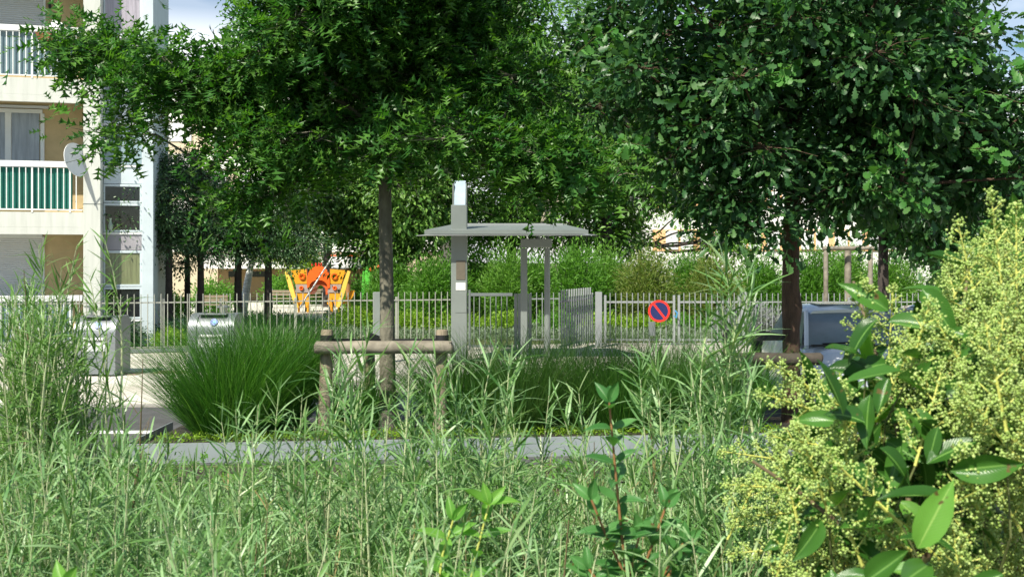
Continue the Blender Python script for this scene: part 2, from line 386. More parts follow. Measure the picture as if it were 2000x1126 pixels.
def limbs_for(trunk, bc, cent, idx, nl, r0, mb, twig_r=0.006, rise=0.6, seg=5):
    tips = np.asarray(bc); trunk = np.asarray(trunk)
    sel = [int(RNG.integers(len(tips)))]
    dist = np.linalg.norm(tips - tips[sel[0]], axis=1)
    for _ in range(min(nl, len(tips)) - 1):
        k = int(np.argmax(dist)); sel.append(k); dist = np.minimum(dist, np.linalg.norm(tips - tips[k], axis=1))
    nodes = []
    for k in sel:
        T = tips[k]
        hor = np.linalg.norm((trunk[:, :2] - T[:2]), axis=1).mean()
        j = int(np.argmin(np.abs(trunk[:, 2] - (T[2] - hor * rise))))
        A = trunk[j]; P = []
        mid = (A + T) / 2 + np.array([0, 0, -.08 * hor]) + RNG.normal(size=3) * .05 * hor
        for i in range(seg + 1):
            t = i / seg; P.append((1 - t) ** 2 * A + 2 * t * (1 - t) * mid + t * t * T + (RNG.normal(size=3) * .03 * hor if 0 < i < seg else 0))
        rr = [max(twig_r, r0 * (1 - t / seg) ** .8 * .9 + twig_r) for t in range(seg + 1)]
        mb.tube(P, rr, 6, False); nodes += [(p, r) for p, r in zip(P[1:], rr[1:])]
    NP = np.array([p for p, r in nodes])
    for q, T in enumerate(tips):
        dd = np.linalg.norm(NP - T, axis=1) + 0.8 * np.maximum(0, NP[:, 2] - T[2]); j = int(np.argmin(dd)); A = NP[j]
        if dd[j] > 1e-6:
            mid = (A + T) / 2 + np.array([0, 0, .06 * dd[j]]) + RNG.normal(size=3) * .05 * dd[j]
            mb.tube([A, mid, T], [twig_r * 2.2, twig_r * 1.8, twig_r * 1.3], 4, False)
        for c in cent[idx == q]:
            mid = (T + c) / 2 + RNG.normal(size=3) * .03 + np.array([0, 0, .02])
            mb.tube([T, mid, c], [twig_r, twig_r * .7, twig_r * .4], 3, False)

def crown_leaves(cent, outw, tpl, per, rad, size, droop=.35, flat=.7, gap=0.0):
    N = len(cent)
    c = np.repeat(cent, per, 0); o = np.repeat(outw, per, 0)
    r = RNG.normal(size=(N * per, 3))
    pos = c + r * rad * .5
    ax = norm(norm(r) * .8 + o * .5 + RNG.normal(size=r.shape) * .35 + np.array([0, 0, -droop]))
    nr = norm(RNG.normal(size=r.shape) * (1 - flat) + np.array([-.15, -.25, 1]) * flat)
    sz = size * RNG.uniform(.5, 1.25, N * per)
    return place(tpl, pos, ax, nr, sz)

def make_tree(name, label, base, trunk_pts, trunk_r, blobs, ncl, per, tpl, lm, bark, size, rad, nl=14, limb_r=.05, group='trees', droop=.35, flat=.65, shell=.45, keep=None, cat='tree', extra=None, twig_r=.006, rise=.6, seg=10, limb_z=None, br=None):
    root = thing(name, label, cat, tuple(base), group)
    mb = MB(); mb.tube(trunk_pts, trunk_r, seg, True); mb.build('trunk', bark, root, smooth=True)
    pb = 22
    bc, cent, ou, bi = boughs(blobs, max(6, ncl // pb), pb, shell, br or rad * 1.9, keep=keep)
    mb = MB(); tp = []
    for a, b in zip(trunk_pts[:-1], trunk_pts[1:]):
        for t in (0, .33, .66): tp.append(np.array(Vector(a).lerp(Vector(b), t)))
    tp.append(np.array(trunk_pts[-1]))
    lz = limb_z if limb_z is not None else np.percentile(cent[:, 2], 12)
    tp = [p for p in tp if p[2] >= lz] or tp[-3:]
    limbs_for(tp, bc, cent, bi, nl, limb_r, mb, twig_r, rise); mb.build('limb', bark, root, smooth=True)
    parts = [crown_leaves(cent, ou, t, p, rad, size, droop, flat) for t, p in (tpl if isinstance(tpl, list) else [(tpl, per)])]
    V, F = merge(parts); np_mesh('crown', V, F, lm, root)
    if extra: extra(root, cent, ou)
    return root

def outside_px(cent, polys):
    """keep clusters that do not fall inside any open gap of the crown (gap given as x,z boxes in metres)"""
    ok = np.ones(len(cent), bool)
    for (x0, x1, z0, z1) in polys: ok &= ~((cent[:, 0] > x0) & (cent[:, 0] < x1) & (cent[:, 2] > z0) & (cent[:, 2] < z1))
    return ok

# ================================================================== SETTING
def sheet(name, poly, z, m, kind=True):
    o = MB().add([(p[0], p[1], z) for p in poly], [tuple(range(len(poly)))]).build(name, m)
    struct(o); return o
m_ground = mat('park_lawn_earth', (0.07, 0.10, 0.03), 0.95, 0.4, 1.2, bump=0.6, bscale=18, col2=(0.12, 0.13, 0.05))
m_soil = mat('planting_bed_soil', (0.05, 0.045, 0.03), 0.95, 0.4, 6, bump=0.8, bscale=30)
m_road = mat('road_asphalt', (0.085, 0.088, 0.09), 0.9, 0.2, 3, bump=0.3, bscale=90)
m_pave = mat('speckled_pale_paving', (0.56, 0.53, 0.46), 0.9, 0.2, 28, bump=0.4, bscale=60, col2=(0.72, 0.69, 0.62))
def add_joints(m, w_, h_, dark=.72):
    nt = m.node_tree; n = nt.nodes; l = nt.links; b = n['Principled BSDF']; src = b.inputs['Base Color'].links[0].from_socket
    tc = n.new('ShaderNodeTexCoord'); br = n.new('ShaderNodeTexBrick'); br.inputs['Scale'].default_value = 1; br.inputs['Brick Width'].default_value = w_; br.inputs['Row Height'].default_value = h_
    br.inputs['Mortar Size'].default_value = .012; br.inputs['Color1'].default_value = (1, 1, 1, 1); br.inputs['Color2'].default_value = (.93, .92, .9, 1); br.inputs['Mortar'].default_value = (dark, dark, dark, 1)
    l.new(tc.outputs['Object'], br.inputs['Vector'])
    nz = n.new('ShaderNodeTexNoise'); nz.inputs['Scale'].default_value = .9; nz.inputs['Detail'].default_value = 8; l.new(tc.outputs['Object'], nz.inputs['Vector'])
    cr = n.new('ShaderNodeValToRGB'); cr.color_ramp.elements[0].position = .35; cr.color_ramp.elements[0].color = (.74, .73, .70, 1); cr.color_ramp.elements[1].position = .6; l.new(nz.outputs['Fac'], cr.inputs['Fac'])
    m1 = n.new('ShaderNodeMixRGB'); m1.blend_type = 'MULTIPLY'; m1.inputs[0].default_value = 1; l.new(src, m1.inputs[1]); l.new(br.outputs['Color'], m1.inputs[2])
    m2 = n.new('ShaderNodeMixRGB'); m2.blend_type = 'MULTIPLY'; m2.inputs[0].default_value = 1; l.new(m1.outputs[0], m2.inputs[1]); l.new(cr.outputs['Color'], m2.inputs[2]); l.new(m2.outputs[0], b.inputs['Base Color'])
add_joints(m_pave, 2.4, 2.4); add_joints(m_road, 9.0, 50.0, .6)
m_path = mat('white_sandy_path', (0.60, 0.57, 0.50), 0.95, 0.08, 4, bump=0.2)
m_line = mat('white_line_paint', (0.70, 0.70, 0.68), 0.7, 0.1, 8)
m_kerb = mat('kerb_stone', (0.36, 0.35, 0.33), 0.85, 0.15, 8, bump=0.3); add_joints(m_kerb, 1.0, 50.0, .5)
sheet('ground', [(-400, -200), (400, -200), (400, 700), (-400, 700)], 0, m_ground)
sheet('planting_bed', [(-14, -3), (14, -3), (14, 11.4), (-14, 11.4)], .004, m_soil)
sheet('road', [(-60, 11.5), (60, 11.5), (60, 16), (-60, 16)], .006, m_road)
# pavement is a real step above the road; its back edge follows the fence
def fence_y(px):
    return 24.8 + (px - 200) * (28.0 - 24.8) / 1000 if px < 1200 else 28.0
o = MB().slab([(-60, 16.15), (60, 16.15), (60, 28.15), (X(1200, 28), 28.15), (X(200, 24.8), 24.95), (-60, 23.0)], -.05, .03).build('pavement', m_pave); struct(o)
o = MB().box(-60, 60, 16.0, 16.148, -.05, .036, .01).build('kerb', m_kerb); struct(o)
sheet('road_marking', [(-30, 13.55), (-4.55, 13.55), (-4.55, 13.8), (-30, 13.8)], .011, m_line)
sheet('park_path', [(-26, 44), (-7.4, 44), (-6.2, 39.5), (-3.2, 30.8), (-4.3, 30.8), (-7.2, 39), (-8.6, 41.6), (-26, 42)], .010, m_path)
sheet('playground_floor', [(-30, 44.4), (-5, 44.4), (-3.5, 55), (-30, 55)], .008, m_path)
sheet('park_court', [(-14.5, 36.5), (-9.0, 36.5), (-8.4, 40.5), (-16, 40.5)], .012, m_path)
# tree planter: soil inside the steel edging
E0, E1 = Vector((-4.15, 11.55, 0)), Vector((3.6, 12.35, 0))
o = MB().slab([(-4.05, 11.62), (6.4, 12.70), (6.4, 14.2), (-4.05, 13.2)], -.02, .17).build('planter_bed', m_soil); struct(o)

# the steel edging is an object of its own
root = thing('steel_edging', 'blue grey steel planter edging running behind the foreground shrubs', 'edging', (0, 12, 0))
def edge_piece(a, b, t=.012, h=.215):
    a, b = Vector(a), Vector(b); u = (b - a).normalized(); n = Vector((-u.y, u.x, 0))
    lip = n * .05
    q = [a, b, b + lip, a + lip]
    m1 = MB().slab([(p.x, p.y) for p in [a, b, b + n * t, a + n * t]], 0, h - .012)
    m2 = MB().slab([(p.x, p.y) for p in q], h - .012, h)
    return m1, m2
for a, b in (((-4.15, 11.55, 0), (-1.5, 11.82, 0)), ((-1.494, 11.82, 0), (1.1, 12.09, 0)), ((1.106, 12.09, 0), (3.7, 12.36, 0)), ((3.706, 12.36, 0), (6.5, 12.65, 0))):
    m1, m2 = edge_piece(a, b); m1.build('edging_plate', M['steeledge'], root); m2.build('edging_lip', M['steeledge'], root)
a = Vector((-4.16, 11.56, 0)); MB().slab([(-4.172, 11.56), (-4.16, 11.56), (-4.16, 13.2), (-4.172, 13.2)], 0, .215).build('edging_plate', M['steeledge'], root)

# ================================================================== APARTMENT BUILDING (left)
BD = 27.0; k = BD / FPX; ANG = math.radians(14)
corner = Vector((X(197, BD), BD, 0))
bl = thing('apartment_building', 'pale apartment block with white pillar, railed balconies and ochre walls on the left', 'building', tuple(corner), None, ANG)
def U(px): # local x for a pixel (approximately frontal)
    xw = (px - 1000) / FPX
    # ray y=d', x=xw*d'; line corner + s*(cos,sin)
    c, s_ = math.cos(ANG), math.sin(ANG)
    s = (xw * corner.y - corner.x) / (c - xw * s_)
    return s
def Zb(py): return CAMZ - (py - HZ) * k
def bpart(mb, name, m, parent=None, smooth=False):
    o = mb.build(name, m, parent or bl, local=True, smooth=smooth); return o
HT = 11.6
pil0, pil1 = U(163), U(197)
bpart(MB().box(pil0, pil1, -.02, .9, 0, HT, .012), 'pillar', M['concrete'])
for zz in (Zb(398) , Zb(141), Zb(-116)):
    bpart(MB().box(pil0 - .004, pil1 + .004, -.026, .3, zz - .012, zz + .004), 'pillar_joint', M['metalgrey'])
LEFT = U(-330)
# back wall of balconies
WB = 1.35
bpart(MB().box(LEFT, pil1, WB, WB + 5.5, 0, HT), 'wall', M['tan'])
slabs = [(157, 203), (415, 458), (-101, -54), (-358, -312), (672, 700)]
for (a, b) in slabs:
    zt, zb = Zb(a), Zb(b)
    if zb < 0: zb = 0.0
    bpart(MB().box(LEFT, pil0 - .004, 0, WB + .02, zb + .18, zt, 0).box(LEFT, pil0 - .004, -.0, .12, zb, zb + .178), 'balcony_slab', M['concrete'])
# separating wall side
bpart(MB().box(LEFT - .2, LEFT - .003, -.03, WB + 5.5, 0, HT), 'wall', M['concrete'])
bpart(MB().box(LEFT - .3, pil1 + 1.7, -.1, WB + 5.8, HT, HT + .35), 'roof', M['concrete'])
def rail(py_top, py_bot, screen):
    zt, zb = Zb(py_top), Zb(py_bot)
    r = bpart(MB().box(LEFT, pil0 - .02, -.03, .05, zt - .15, zt, .01), 'handrail', M['white'])
    mb = MB(); x = LEFT + .05; i = 0
    while x < pil0 - .05:
        w = .011 if i % 6 else .02
        mb.box(x - w, x + w, -.012, .012, zb - .06 if i % 6 == 0 else zb, zt - .15); x += .146; i += 1
    mb.box(LEFT, pil0 - .02, -.015, .015, zb - .01, zb + .02)
    bpart(mb, 'baluster', M['white'], r)
    if screen:
        mb = MB(); n = 60
        xs = [LEFT + (U(141) - LEFT) * i / n for i in range(n + 1)]
        vs = []; fs = []
        for i, xx in enumerate(xs): 
            yy = .06 + .012 * math.sin(i * 2.1)
            vs += [(xx, yy, zb + .03), (xx, yy, zt - .16)]
        for i in range(n): fs.append((2 * i, 2 * i + 2, 2 * i + 3, 2 * i + 1))
        mb.add(vs, fs); bpart(mb, 'privacy_screen', screen, r)
rail(57, 153, M['bluepanel']); rail(317, 411, M['tealcloth']); rail(576, 668, M['bluepanel']); rail(-201, -105, M['bluepanel'])
# windows and shutters
def shutter(x0, x1, z0, z1, yy):
    mb = MB(); n = int((z1 - z0) / .055)
    for i in range(n):
        za = z0 + (z1 - z0) * i / n; zc = z0 + (z1 - z0) * (i + 1) / n
        mb.add([(x0, yy - .004, za), (x1, yy - .004, za), (x1, yy - .016, (za + zc) / 2), (x0, yy - .016, (za + zc) / 2), (x1, yy - .004, zc - .004), (x0, yy - .004, zc - .004)], [(0, 1, 2, 3), (3, 2, 4, 5)])
    o = bpart(mb, 'roller_shutter', M['shutter'])
    bpart(MB().box(x0 - .05, x0, yy - .05, yy, z0, z1 + .05).box(x1, x1 + .05, yy - .05, yy, z0, z1 + .05).box(x0, x1, yy - .08, yy, z1, z1 + .14), 'shutter_frame', M['white'], o)
KB = (BD + 1.35) / BD
def Zw(py): return CAMZ - (py - HZ) * k * KB
def Uw(px): return U(px) * 1.0 + (px - 197) * k * .05 - .30
shutter(LEFT + .6, Uw(97), Zw(153) + .1, Zw(-30), WB)
shutter(LEFT + .6, Uw(95), Zw(672) + .1, Zw(466), WB)
def french(x0, x1, z0, z1, yy):
    f = bpart(MB().box(x0, x1, yy - .05, yy, z1 - .10, z1), 'window', M['white'])
    bpart(MB().box(x0, x1, yy - .05, yy, z0, z0 + .12), 'window_sill', M['white'], f)
    n = 4; w = (x1 - x0) / n
    for i in range(n + 1):
        xx = x0 + w * i; hw = .05 if i in (0, n) else .075
        bpart(MB().box(xx - hw, xx + hw, yy - .055, yy, z0 + .121, z1 - .101, .008), 'window_frame', M['white'], f)
    for i in range(n): bpart(MB().box(x0 + w * i + .076, x0 + w * (i + 1) - .076, yy - .028, yy - .003, z0 + .121, z1 - .101), 'pane', M['curtain'], f)
    return f
french(Uw(95) - 4 * .82, Uw(95), Zw(411), Zw(219), WB)
bpart(MB().box(LEFT + .5, Uw(95) + .15, WB - .06, WB - .001, Zw(212), Zw(217)), 'window_head', M['shutter'])
bpart(MB().box(Uw(107), Uw(112), WB - .08, WB, Zw(24), Zw(13)), 'wall_lamp', M['black'])
# loggia bay right of the pillar
by = .42
b0, b1, c0, c1 = pil1 + .003, U(275), U(276), U(299)
bpart(MB().box(c0, c1, .12, 5.8, 0, HT, .01), 'corner_panel', M['panelwhite'])
bpart(MB().box(b0, c0 - .003, by + .06, 5.8, 0, HT), 'wall', M['metalgrey'])
def bay(y0, y1, m, kind, fr=True):
    z1, z0 = Zb(y0), Zb(y1)
    x0, x1 = b0 + .01, b1 - .01
    if kind == 'panel':
        bpart(MB().box(x0, x1, by, by + .055, z0, z1, .006), 'facade_panel', m)
        bpart(MB().box(x0, x1, by - .03, by - .001, z1 - .05, z1, .004), 'window_sill', M['white'])
    else:
        f = bpart(MB().box(x0, x1, by - .02, by + .05, z1 - .06, z1, .004).box(x0, x1, by - .02, by + .05, z0, z0 + .05, .004).box(x0, x0 + .04, by - .02, by + .05, z0 + .051, z1 - .061).box(x1 - .05, x1, by - .02, by + .05, z0 + .051, z1 - .061), 'window', M['panelwhite'])
        bpart(MB().box(x0 + .041, x1 - .051, by + .01, by + .03, z0 + .051, z1 - .061), 'pane', m, f)
        return f
bay(-80, -20, M['lilac'], 'panel'); bay(-19, 62, M['beigecurtain'], 'win'); bay(63, 150, M['lilac'], 'panel')
bay(151, 236, M['curtain'], 'win'); bay(237, 318, M['tealpanel'], 'panel'); bay(319, 356, M['panelwhite'], 'panel')
bay(357, 394, M['darkglass'], 'win'); bay(395, 452, M['darkglass'], 'win'); bay(453, 488, M['lilac'], 'panel')
bay(489, 560, M['greencurtain'], 'win'); bay(561, 625, M['darkglass'], 'win')
bay(626, 665, M['metalgrey'], 'panel')
for yy in (-180, -300): bay(yy, yy + 80, M['curtain'], 'win')
# things on the balconies (they sit on the building, so they stay top-level)
def bw(x, y, z): # building local -> world
    return Matrix.Rotation(ANG, 4, 'Z') @ Vector((x, y, z)) + corner
def dish(label, px, py, rpx, dx, face):
    c = bw(U(px), -.22, Zb(py)); t = thing('satellite_dish', label, 'satellite dish', tuple(c))
    f = Vector(face).normalized(); q = Vector((0, 0, 1)).rotation_difference(f).to_matrix()
    r = rpx * k; rings = []
    for (rr, h) in ((.02, 0), (.5, .05), (1, .18), (1.0, .21), (.5, .08), (.02, .03)):
        rings.append([c + q @ Vector((math.cos(a) * rr * r * .92, math.sin(a) * rr * r, h * r)) for a in [2 * math.pi * i / 28 for i in range(28)]])
    MB().loft(rings).build('reflector', M['white'], t, smooth=True)
    tip = c + q @ Vector((0, -.1 * r, .9 * r))
    MB().tube([c + q @ Vector((0, -.95 * r, .1 * r)), tip], .012, 6).build('feed_arm', M['metalgrey'], t)
    MB().box(tip.x - .03, tip.x + .03, tip.y - .03, tip.y + .03, tip.z - .04, tip.z + .04, .01).build('receiver', M['metaldark'], t)
    MB().tube([c, c + Vector((.05, .12, -.05)), bw(U(px) + .1, .02, Zb(py) - .35)], .018, 6).build('bracket', M['metalgrey'], t)
dish('round white satellite dish fixed to the balcony rail with the teal screen', 146, 316, 36, 0, (.95, -.26, .2))
c = bw(U(112), -.12, Zb(58)); t = thing('wall_antenna', 'flat white square antenna panel on the upper balcony rail', 'antenna', tuple(c))
mt = Matrix.Translation(c) @ Matrix.Rotation(.5, 4, 'Y') @ Matrix.Rotation(-.5, 4, 'Z')
MB().box(-.2, .2, -.05, .05, -.14, .14, .015, mt).build('panel', M['white'], t)
MB().tube([c, bw(U(112), .0, Zb(66))], .02, 6).build('bracket', M['metalgrey'], t)
c = bw(U(90), -.12, Zb(76)); t = thing('planter_box', 'brown planter trough hung inside the upper balcony rail', 'planter', tuple(c))
mb = MB(); x0, x1 = U(72), U(112)
mb.add([bw(x0 + .05, -.20, Zb(86)), bw(x1 - .05, -.20, Zb(86)), bw(x1, -.24, Zb(72)), bw(x0, -.24, Zb(72)), bw(x0 + .05, -.06, Zb(86)), bw(x1 - .05, -.06, Zb(86)), bw(x1, -.05, Zb(72)), bw(x0, -.05, Zb(72))],
       [(0, 1, 2, 3), (5, 4, 7, 6), (4, 0, 3, 7), (1, 5, 6, 2), (3, 2, 6, 7), (4, 5, 1, 0)])
mb.build('trough', mat('terracotta', (0.30, 0.10, 0.05), .7), t)

# vase on a window ledge
c = bw(U(213), by - .012, Zb(448)); 
prof = [(.03, 0), (.055, .05), (.06, .12), (.028, .2), (.022, .26), (.04, .3)]
mb = MB(); mb.loft([[c + Vector((math.cos(a) * r, math.sin(a) * r - .03, z)) for a in [i * math.pi / 6 for i in range(12)]] for r, z in prof])
tag(mb.build('vase', mat('pale_green_ceramic', (.4, .5, .42), .3), smooth=True), 'pale green vase on the dark window ledge of the building', 'vase')

# ================================================================== FAR BUILDINGS
def far_building(name, label, x0, x1, d, depth, floors, wallm, bandm, winm, z_top):
    t = thing(name, label, 'building', ((x0 + x1) / 2, d, 0))
    MB().box(x0, x1, d, d + depth, 0, z_top).build('wall', wallm, t)
    MB().box(x0 - .3, x1 + .3, d - .3, d + depth + .3, z_top, z_top + .5).build('roof', M['offwhite'], t)
    return t
# long cream building behind the park
d = 62.0
t = far_building('long_building', 'long cream building with white bands standing behind the park trees', X(240, d), X(860, d), d, 12, 3, M['cream'], None, None, Z(208, d))
for (ya, yb) in ((222, 238), (300, 330), (392, 420), (468, 492)):
    MB().box(X(240, d), X(860, d), d - .12, d - .002, Z(yb, d), Z(ya, d), .01).build('facade_band', M['offwhite'], t)
for row, (ya, yb) in enumerate(((240, 276), (333, 378), (424, 462))):
    x = 262
    while x < 800:
        f = MB().box(X(x, d), X(x + 44, d), d - .06, d - .002, Z(yb, d), Z(ya, d)).build('window', M['white'], t)
        MB().box(X(x + 3, d), X(x + 21, d), d - .075, d - .062, Z(yb - 4, d), Z(ya + 4, d)).box(X(x + 23, d), X(x + 41, d), d - .075, d - .062, Z(yb - 4, d), Z(ya + 4, d)).build('pane', M['glass'] if (int(x) // 31 + row) % 3 else M['shutter'], f)
        x += 68
# low kindergarten wing with white flat roof
d = 57.0
t = thing('low_building', 'low ochre building with broad white flat roof edge and dark window strip', 'building', (X(520, d), d, 0))
MB().box(X(415, d), X(745, d), d + 1, d + 4.6, 0, Z(524, d)).build('wall', M['ochre'], t)
MB().box(X(395, d), X(765, d), d - .6, d + 4.8, Z(524, d), Z(497, d)).build('roof', M['offwhite'], t)
for (a, b, ya, yb) in ((437, 462, 530, 541), (484, 516, 530, 541), (526, 533, 538, 548), (526, 533, 553, 563), (560, 640, 534, 560)):
    MB().box(X(a, d), X(b, d), d + .95, d + .998, Z(yb, d), Z(ya, d)).build('window', M['darkglass'], t)
# bright building on the right
d = 66.0
t = thing('white_apartment_block', 'bright white block with peach panels and white shutters seen under the oak', 'building', (X(1500, d), d, 0))
MB().box(X(1262, d), X(1850, d), d, d + 12, 0, Z(300, d)).build('wall', M['offwhite'], t)
MB().box(X(1258, d), X(1855, d), d - .3, d + 12.3, Z(300, d), Z(292, d)).build('roof', M['offwhite'], t)
for (ya, yb) in ((448, 490), (372, 406)):
    MB().box(X(1275, d), X(1840, d), d - .05, d - .002, Z(yb, d), Z(ya, d)).build('peach_panel', M['peach'], t)
    x = 1300; i = 0
    while x < 1815:
        f = MB().box(X(x, d), X(x + 24, d), d - .14, d - .052, Z(yb - 3, d), Z(ya + 2, d)).build('window', M['white'], t)
        MB().box(X(x + 2, d), X(x + 22, d), d - .16, d - .142, Z(yb - 6 if i % 3 == 2 else (ya + 14), d), Z(ya + 4, d)).build('pane', M['glass'] if i % 3 == 2 else M['shutter'], f)
        x += 37 if i % 2 else 29; i += 1
# a street lamp in front of it
d = 50.0; t = thing('street_lamp', 'slim grey street lamp with forked head before the white block', 'street lamp', (X(1511, d), d, 0))
MB().tube([(X(1511, d), d, 0), (X(1511, d), d, Z(482, d))], [.06, .045], 8).build('pole', M['metalgrey'], t)
MB().tube([W(1511, 482, d), W(1504, 474, d), W(1503, 470, d)], .03, 6).tube([W(1511, 482, d), W(1518, 474, d), W(1519, 470, d)], .03, 6).build('bracket', M['metalgrey'], t)
MB().loft([[W(1511, py, d) + Vector((math.cos(a) * r, math.sin(a) * r, 0)) for a in [i * math.pi / 8 for i in range(16)]] for py, r in ((472, .08), (470, .22), (468, .2))]).build('lamp_head', M['metaldark'], t)

# ================================================================== WASTE BINS
def make_bin(label, px0, px1, d, fade=1):
    x0, x1 = X(px0, d), X(px1, d); w = x1 - x0; cx = (x0 + x1) / 2
    t = thing('waste_container', label, 'waste container', (cx, d + .4, .03), 'steel waste intake columns on the pavement')
    h = 1.14; dep = .8
    prof = [(0, .03), (0, .80)]
    for i in range(9):
        a = math.pi / 2 * i / 8; prof.append((.36 - .36 * math.cos(a), .80 + .31 * math.sin(a)))
    prof += [(dep - .10, 1.11), (dep, 1.02), (dep, .03)]
    # outer shells left and right, rounded hood between
    for s in (-1, 1):
        xa, xb = (x0, x0 + w * .18) if s < 0 else (x1 - w * .18, x1)
        MB().loft([[(xa, d + p[0], p[1] + .03) for p in prof], [(xb, d + p[0], p[1] + .03) for p in prof]]).build('side_shell', M['steel'], t, smooth=True)
    ins = [(p[0] + .02, p[1] - .012) for p in prof]; ins[0] = (0.02, .04); ins[-1] = (dep - .02, .04); 
    o = MB().loft([[(x0 + w * .18 + .004, d + min(p[0], dep - .02), p[1] + .03) for p in ins], [(x1 - w * .18 - .004, d + min(p[0], dep - .02), p[1] + .03) for p in ins]]).build('hood', M['steel'], t, smooth=True)
    MB().box(x0 + w * .19, x1 - w * .19, d + .10, d + .30, 1.125, 1.142, .004).build('hood_seam', M['metaldark'], t)
    MB().box(x0 + w * .24, x1 - w * .24, d - .03, d + .018, .70, .745, .008).build('handle', M['white'], t)
    MB().box(x0 + w * .22, x1 - w * .22, d + .012, d + .018, .50, .68).build('notice', M['shutter'], t)
    MB().box(x0 + w * .70, x0 + w * .705, d + .010, d + .018, .06, .66).build('door_gap', M['metaldark'], t)
    # emblem: blue roundel with lighter drop, lying on the curved hood
    a = math.radians(32); c = Vector((cx + w * .04, d + .38 - .36 * math.cos(a) - .012, .82 + .31 * math.sin(a)))
    q = Matrix.Rotation(-a, 3, 'X')
    def disc(r, dx, off, sy=1): return [c + q @ Vector((dx + math.cos(i * math.pi / 12) * r, -off, math.sin(i * math.pi / 12) * r * sy)) for i in range(24)]
    e = MB().loft([disc(.075, .012, .0), disc(.075, .012, .008)]).build('emblem', M['blue'], t)
    MB().loft([disc(.036, .022, .0085), disc(.036, .022, .0115)]).build('emblem_drop', M['cyan'], e if False else t)
    MB().box(c.x - .09, c.x - .045, c.y - .022, c.y - .010, c.z - .05, c.z - .015).build('emblem_tab', M['white'], t)
    return t
make_bin('brushed steel waste column at left, half hidden by the willow shrub', 143, 225, 20.0)
make_bin('brushed steel waste column behind the dark green grass clump', 367, 456, 20.9)
def lid(px, py, w_, label):
    d = CAMZ * FPX / (py - HZ); tag(MB().box(X(px, d) - w_ / 2, X(px, d) + w_ / 2, d - .22, d + .22, .03, .045, .006).build('access_cover', mat('rusty_cover', (.22, .15, .11), .7)), label, 'cover')
lid(248, 733, .5, 'small brown metal access cover in the paving right of the left waste column')
lid(335, 730, .6, 'brown metal access cover in the paving left of the second waste column')
for px, lab in ((178, 'small post lamp rising behind the left steel waste column'), (436, 'small post lamp rising behind the right steel waste column')):
    d = 26.5; t = thing('bollard_lamp', lab, 'bollard lamp', (X(px, d), d, 0), 'low post lamps behind the fence')
    MB().tube([(X(px, d), d, 0), (X(px, d), d, Z(612, d))], .07, 10).build('post', M['metalgrey'], t)
    c = Vector((X(px, d), d, Z(598, d)))
    MB().loft([[c + Vector((math.cos(a) * r, math.sin(a) * r, z)) for a in [i * math.pi / 8 for i in range(16)]] for r, z in ((.16, -.03), (.16, 0), (.1, .03))]).build('cap', M['steel'], t)
    MB().tube([(X(px, d), d, Z(612, d)), (X(px, d), d, Z(600, d))], .055, 10).build('lens', M['lens'], t)

# ================================================================== FENCES AND GATES
def fence_run(label, p0, p1, spacing, top, m, posts, rails=(1.20, .16), pr=.011, base=.03, group='picket fence sections', name='picket_fence', plinth=False, low=.12):
    a, b = Vector((p0[0], p0[1], 0)), Vector((p1[0], p1[1], 0)); L = (b - a).length; u = (b - a) / L; ang = math.atan2(u.y, u.x)
    t = thing(name, label, 'fence', tuple(a), group, ang)
    mb = MB(); n = int(L / spacing)
    for i in range(n + 1):
        x = i * spacing; mb.tube([(x, 0, low), (x, 0, top)], pr, 6)
    mb.build('pickets', m, t, local=True)
    for z in rails: MB().box(0, L, .012, .035, z - .015, z + .015).build('rail', m, t, local=True)
    for x in posts: MB().box(x - .03, x + .03, .037, .10, 0, top - .12, .006).build('post', m, t, local=True)
    if plinth:
        MB().box(0, L, -.06, .14, 0, .12, .01).build('plinth', m_kerb, t, local=True)
        MB().box(0, L, -.085, -.062, .05, .13, .005).build('plinth_cap', M['steel'], t, local=True)
    return t
def FP(px): y = fence_y(px); return (X(px, y), y)
fence_run('beige picket fence on a low plinth between the two waste columns and the park', FP(-260), FP(369), .148, 1.40, M['fence'], [1.2, 3.66, 6.12, 7.42], plinth=True)
fence_run('grey picket fence from behind the grass clump to the tall totem', FP(370), FP(880), .155, 1.40, M['fence'], [2.46, 4.92], plinth=True)
fence_run('short grey picket fence length behind the canopy posts', FP(1037), FP(1094), .15, 1.36, M['gatewhite'], [])
p = FP(1465)
fence_run('long grey picket fence running behind the parked car', p, (X(2150, 28), 28), .146, 1.33, M['gatewhite'], [2.6, 5.2, 7.8], rails=(1.10, .16))
def board(name, label, px0, px1, y0, y1, d, th, m, cat='panel', gr=None):
    o = MB().box(X(px0, d), X(px1, d), d, d + th, max(.03, Z(y1, d)), Z(y0, d), .008).build(name, m); tag(o, label, cat, gr); return o
# pedestrian gate
d = 25.6; x0, x1 = X(915, d), X(1001, d)
t = thing('pedestrian_gate', 'dark grey barred pedestrian gate right of the tall totem', 'gate', (x0, d, 0))
MB().box(x0, x0 + .05, d, d + .05, .05, Z(566, d), .006).build('gate_post', M['metaldark'], t)
MB().box(x0 + .051, x1, d, d + .04, Z(578, d), Z(572, d), .004).build('gate_rail', M['metaldark'], t)
MB().box(x0 + .051, x1, d, d + .04, .12, .17, .004).build('gate_rail', M['metaldark'], t)
mb = MB(); n = 8
for i in range(1, n): x = x0 + (x1 - x0) * i / n; mb.tube([(x, d + .02, .17), (x, d + .02, Z(578, d))], .012, 6)
mb.build('gate_bars', M['metalgrey'], t)
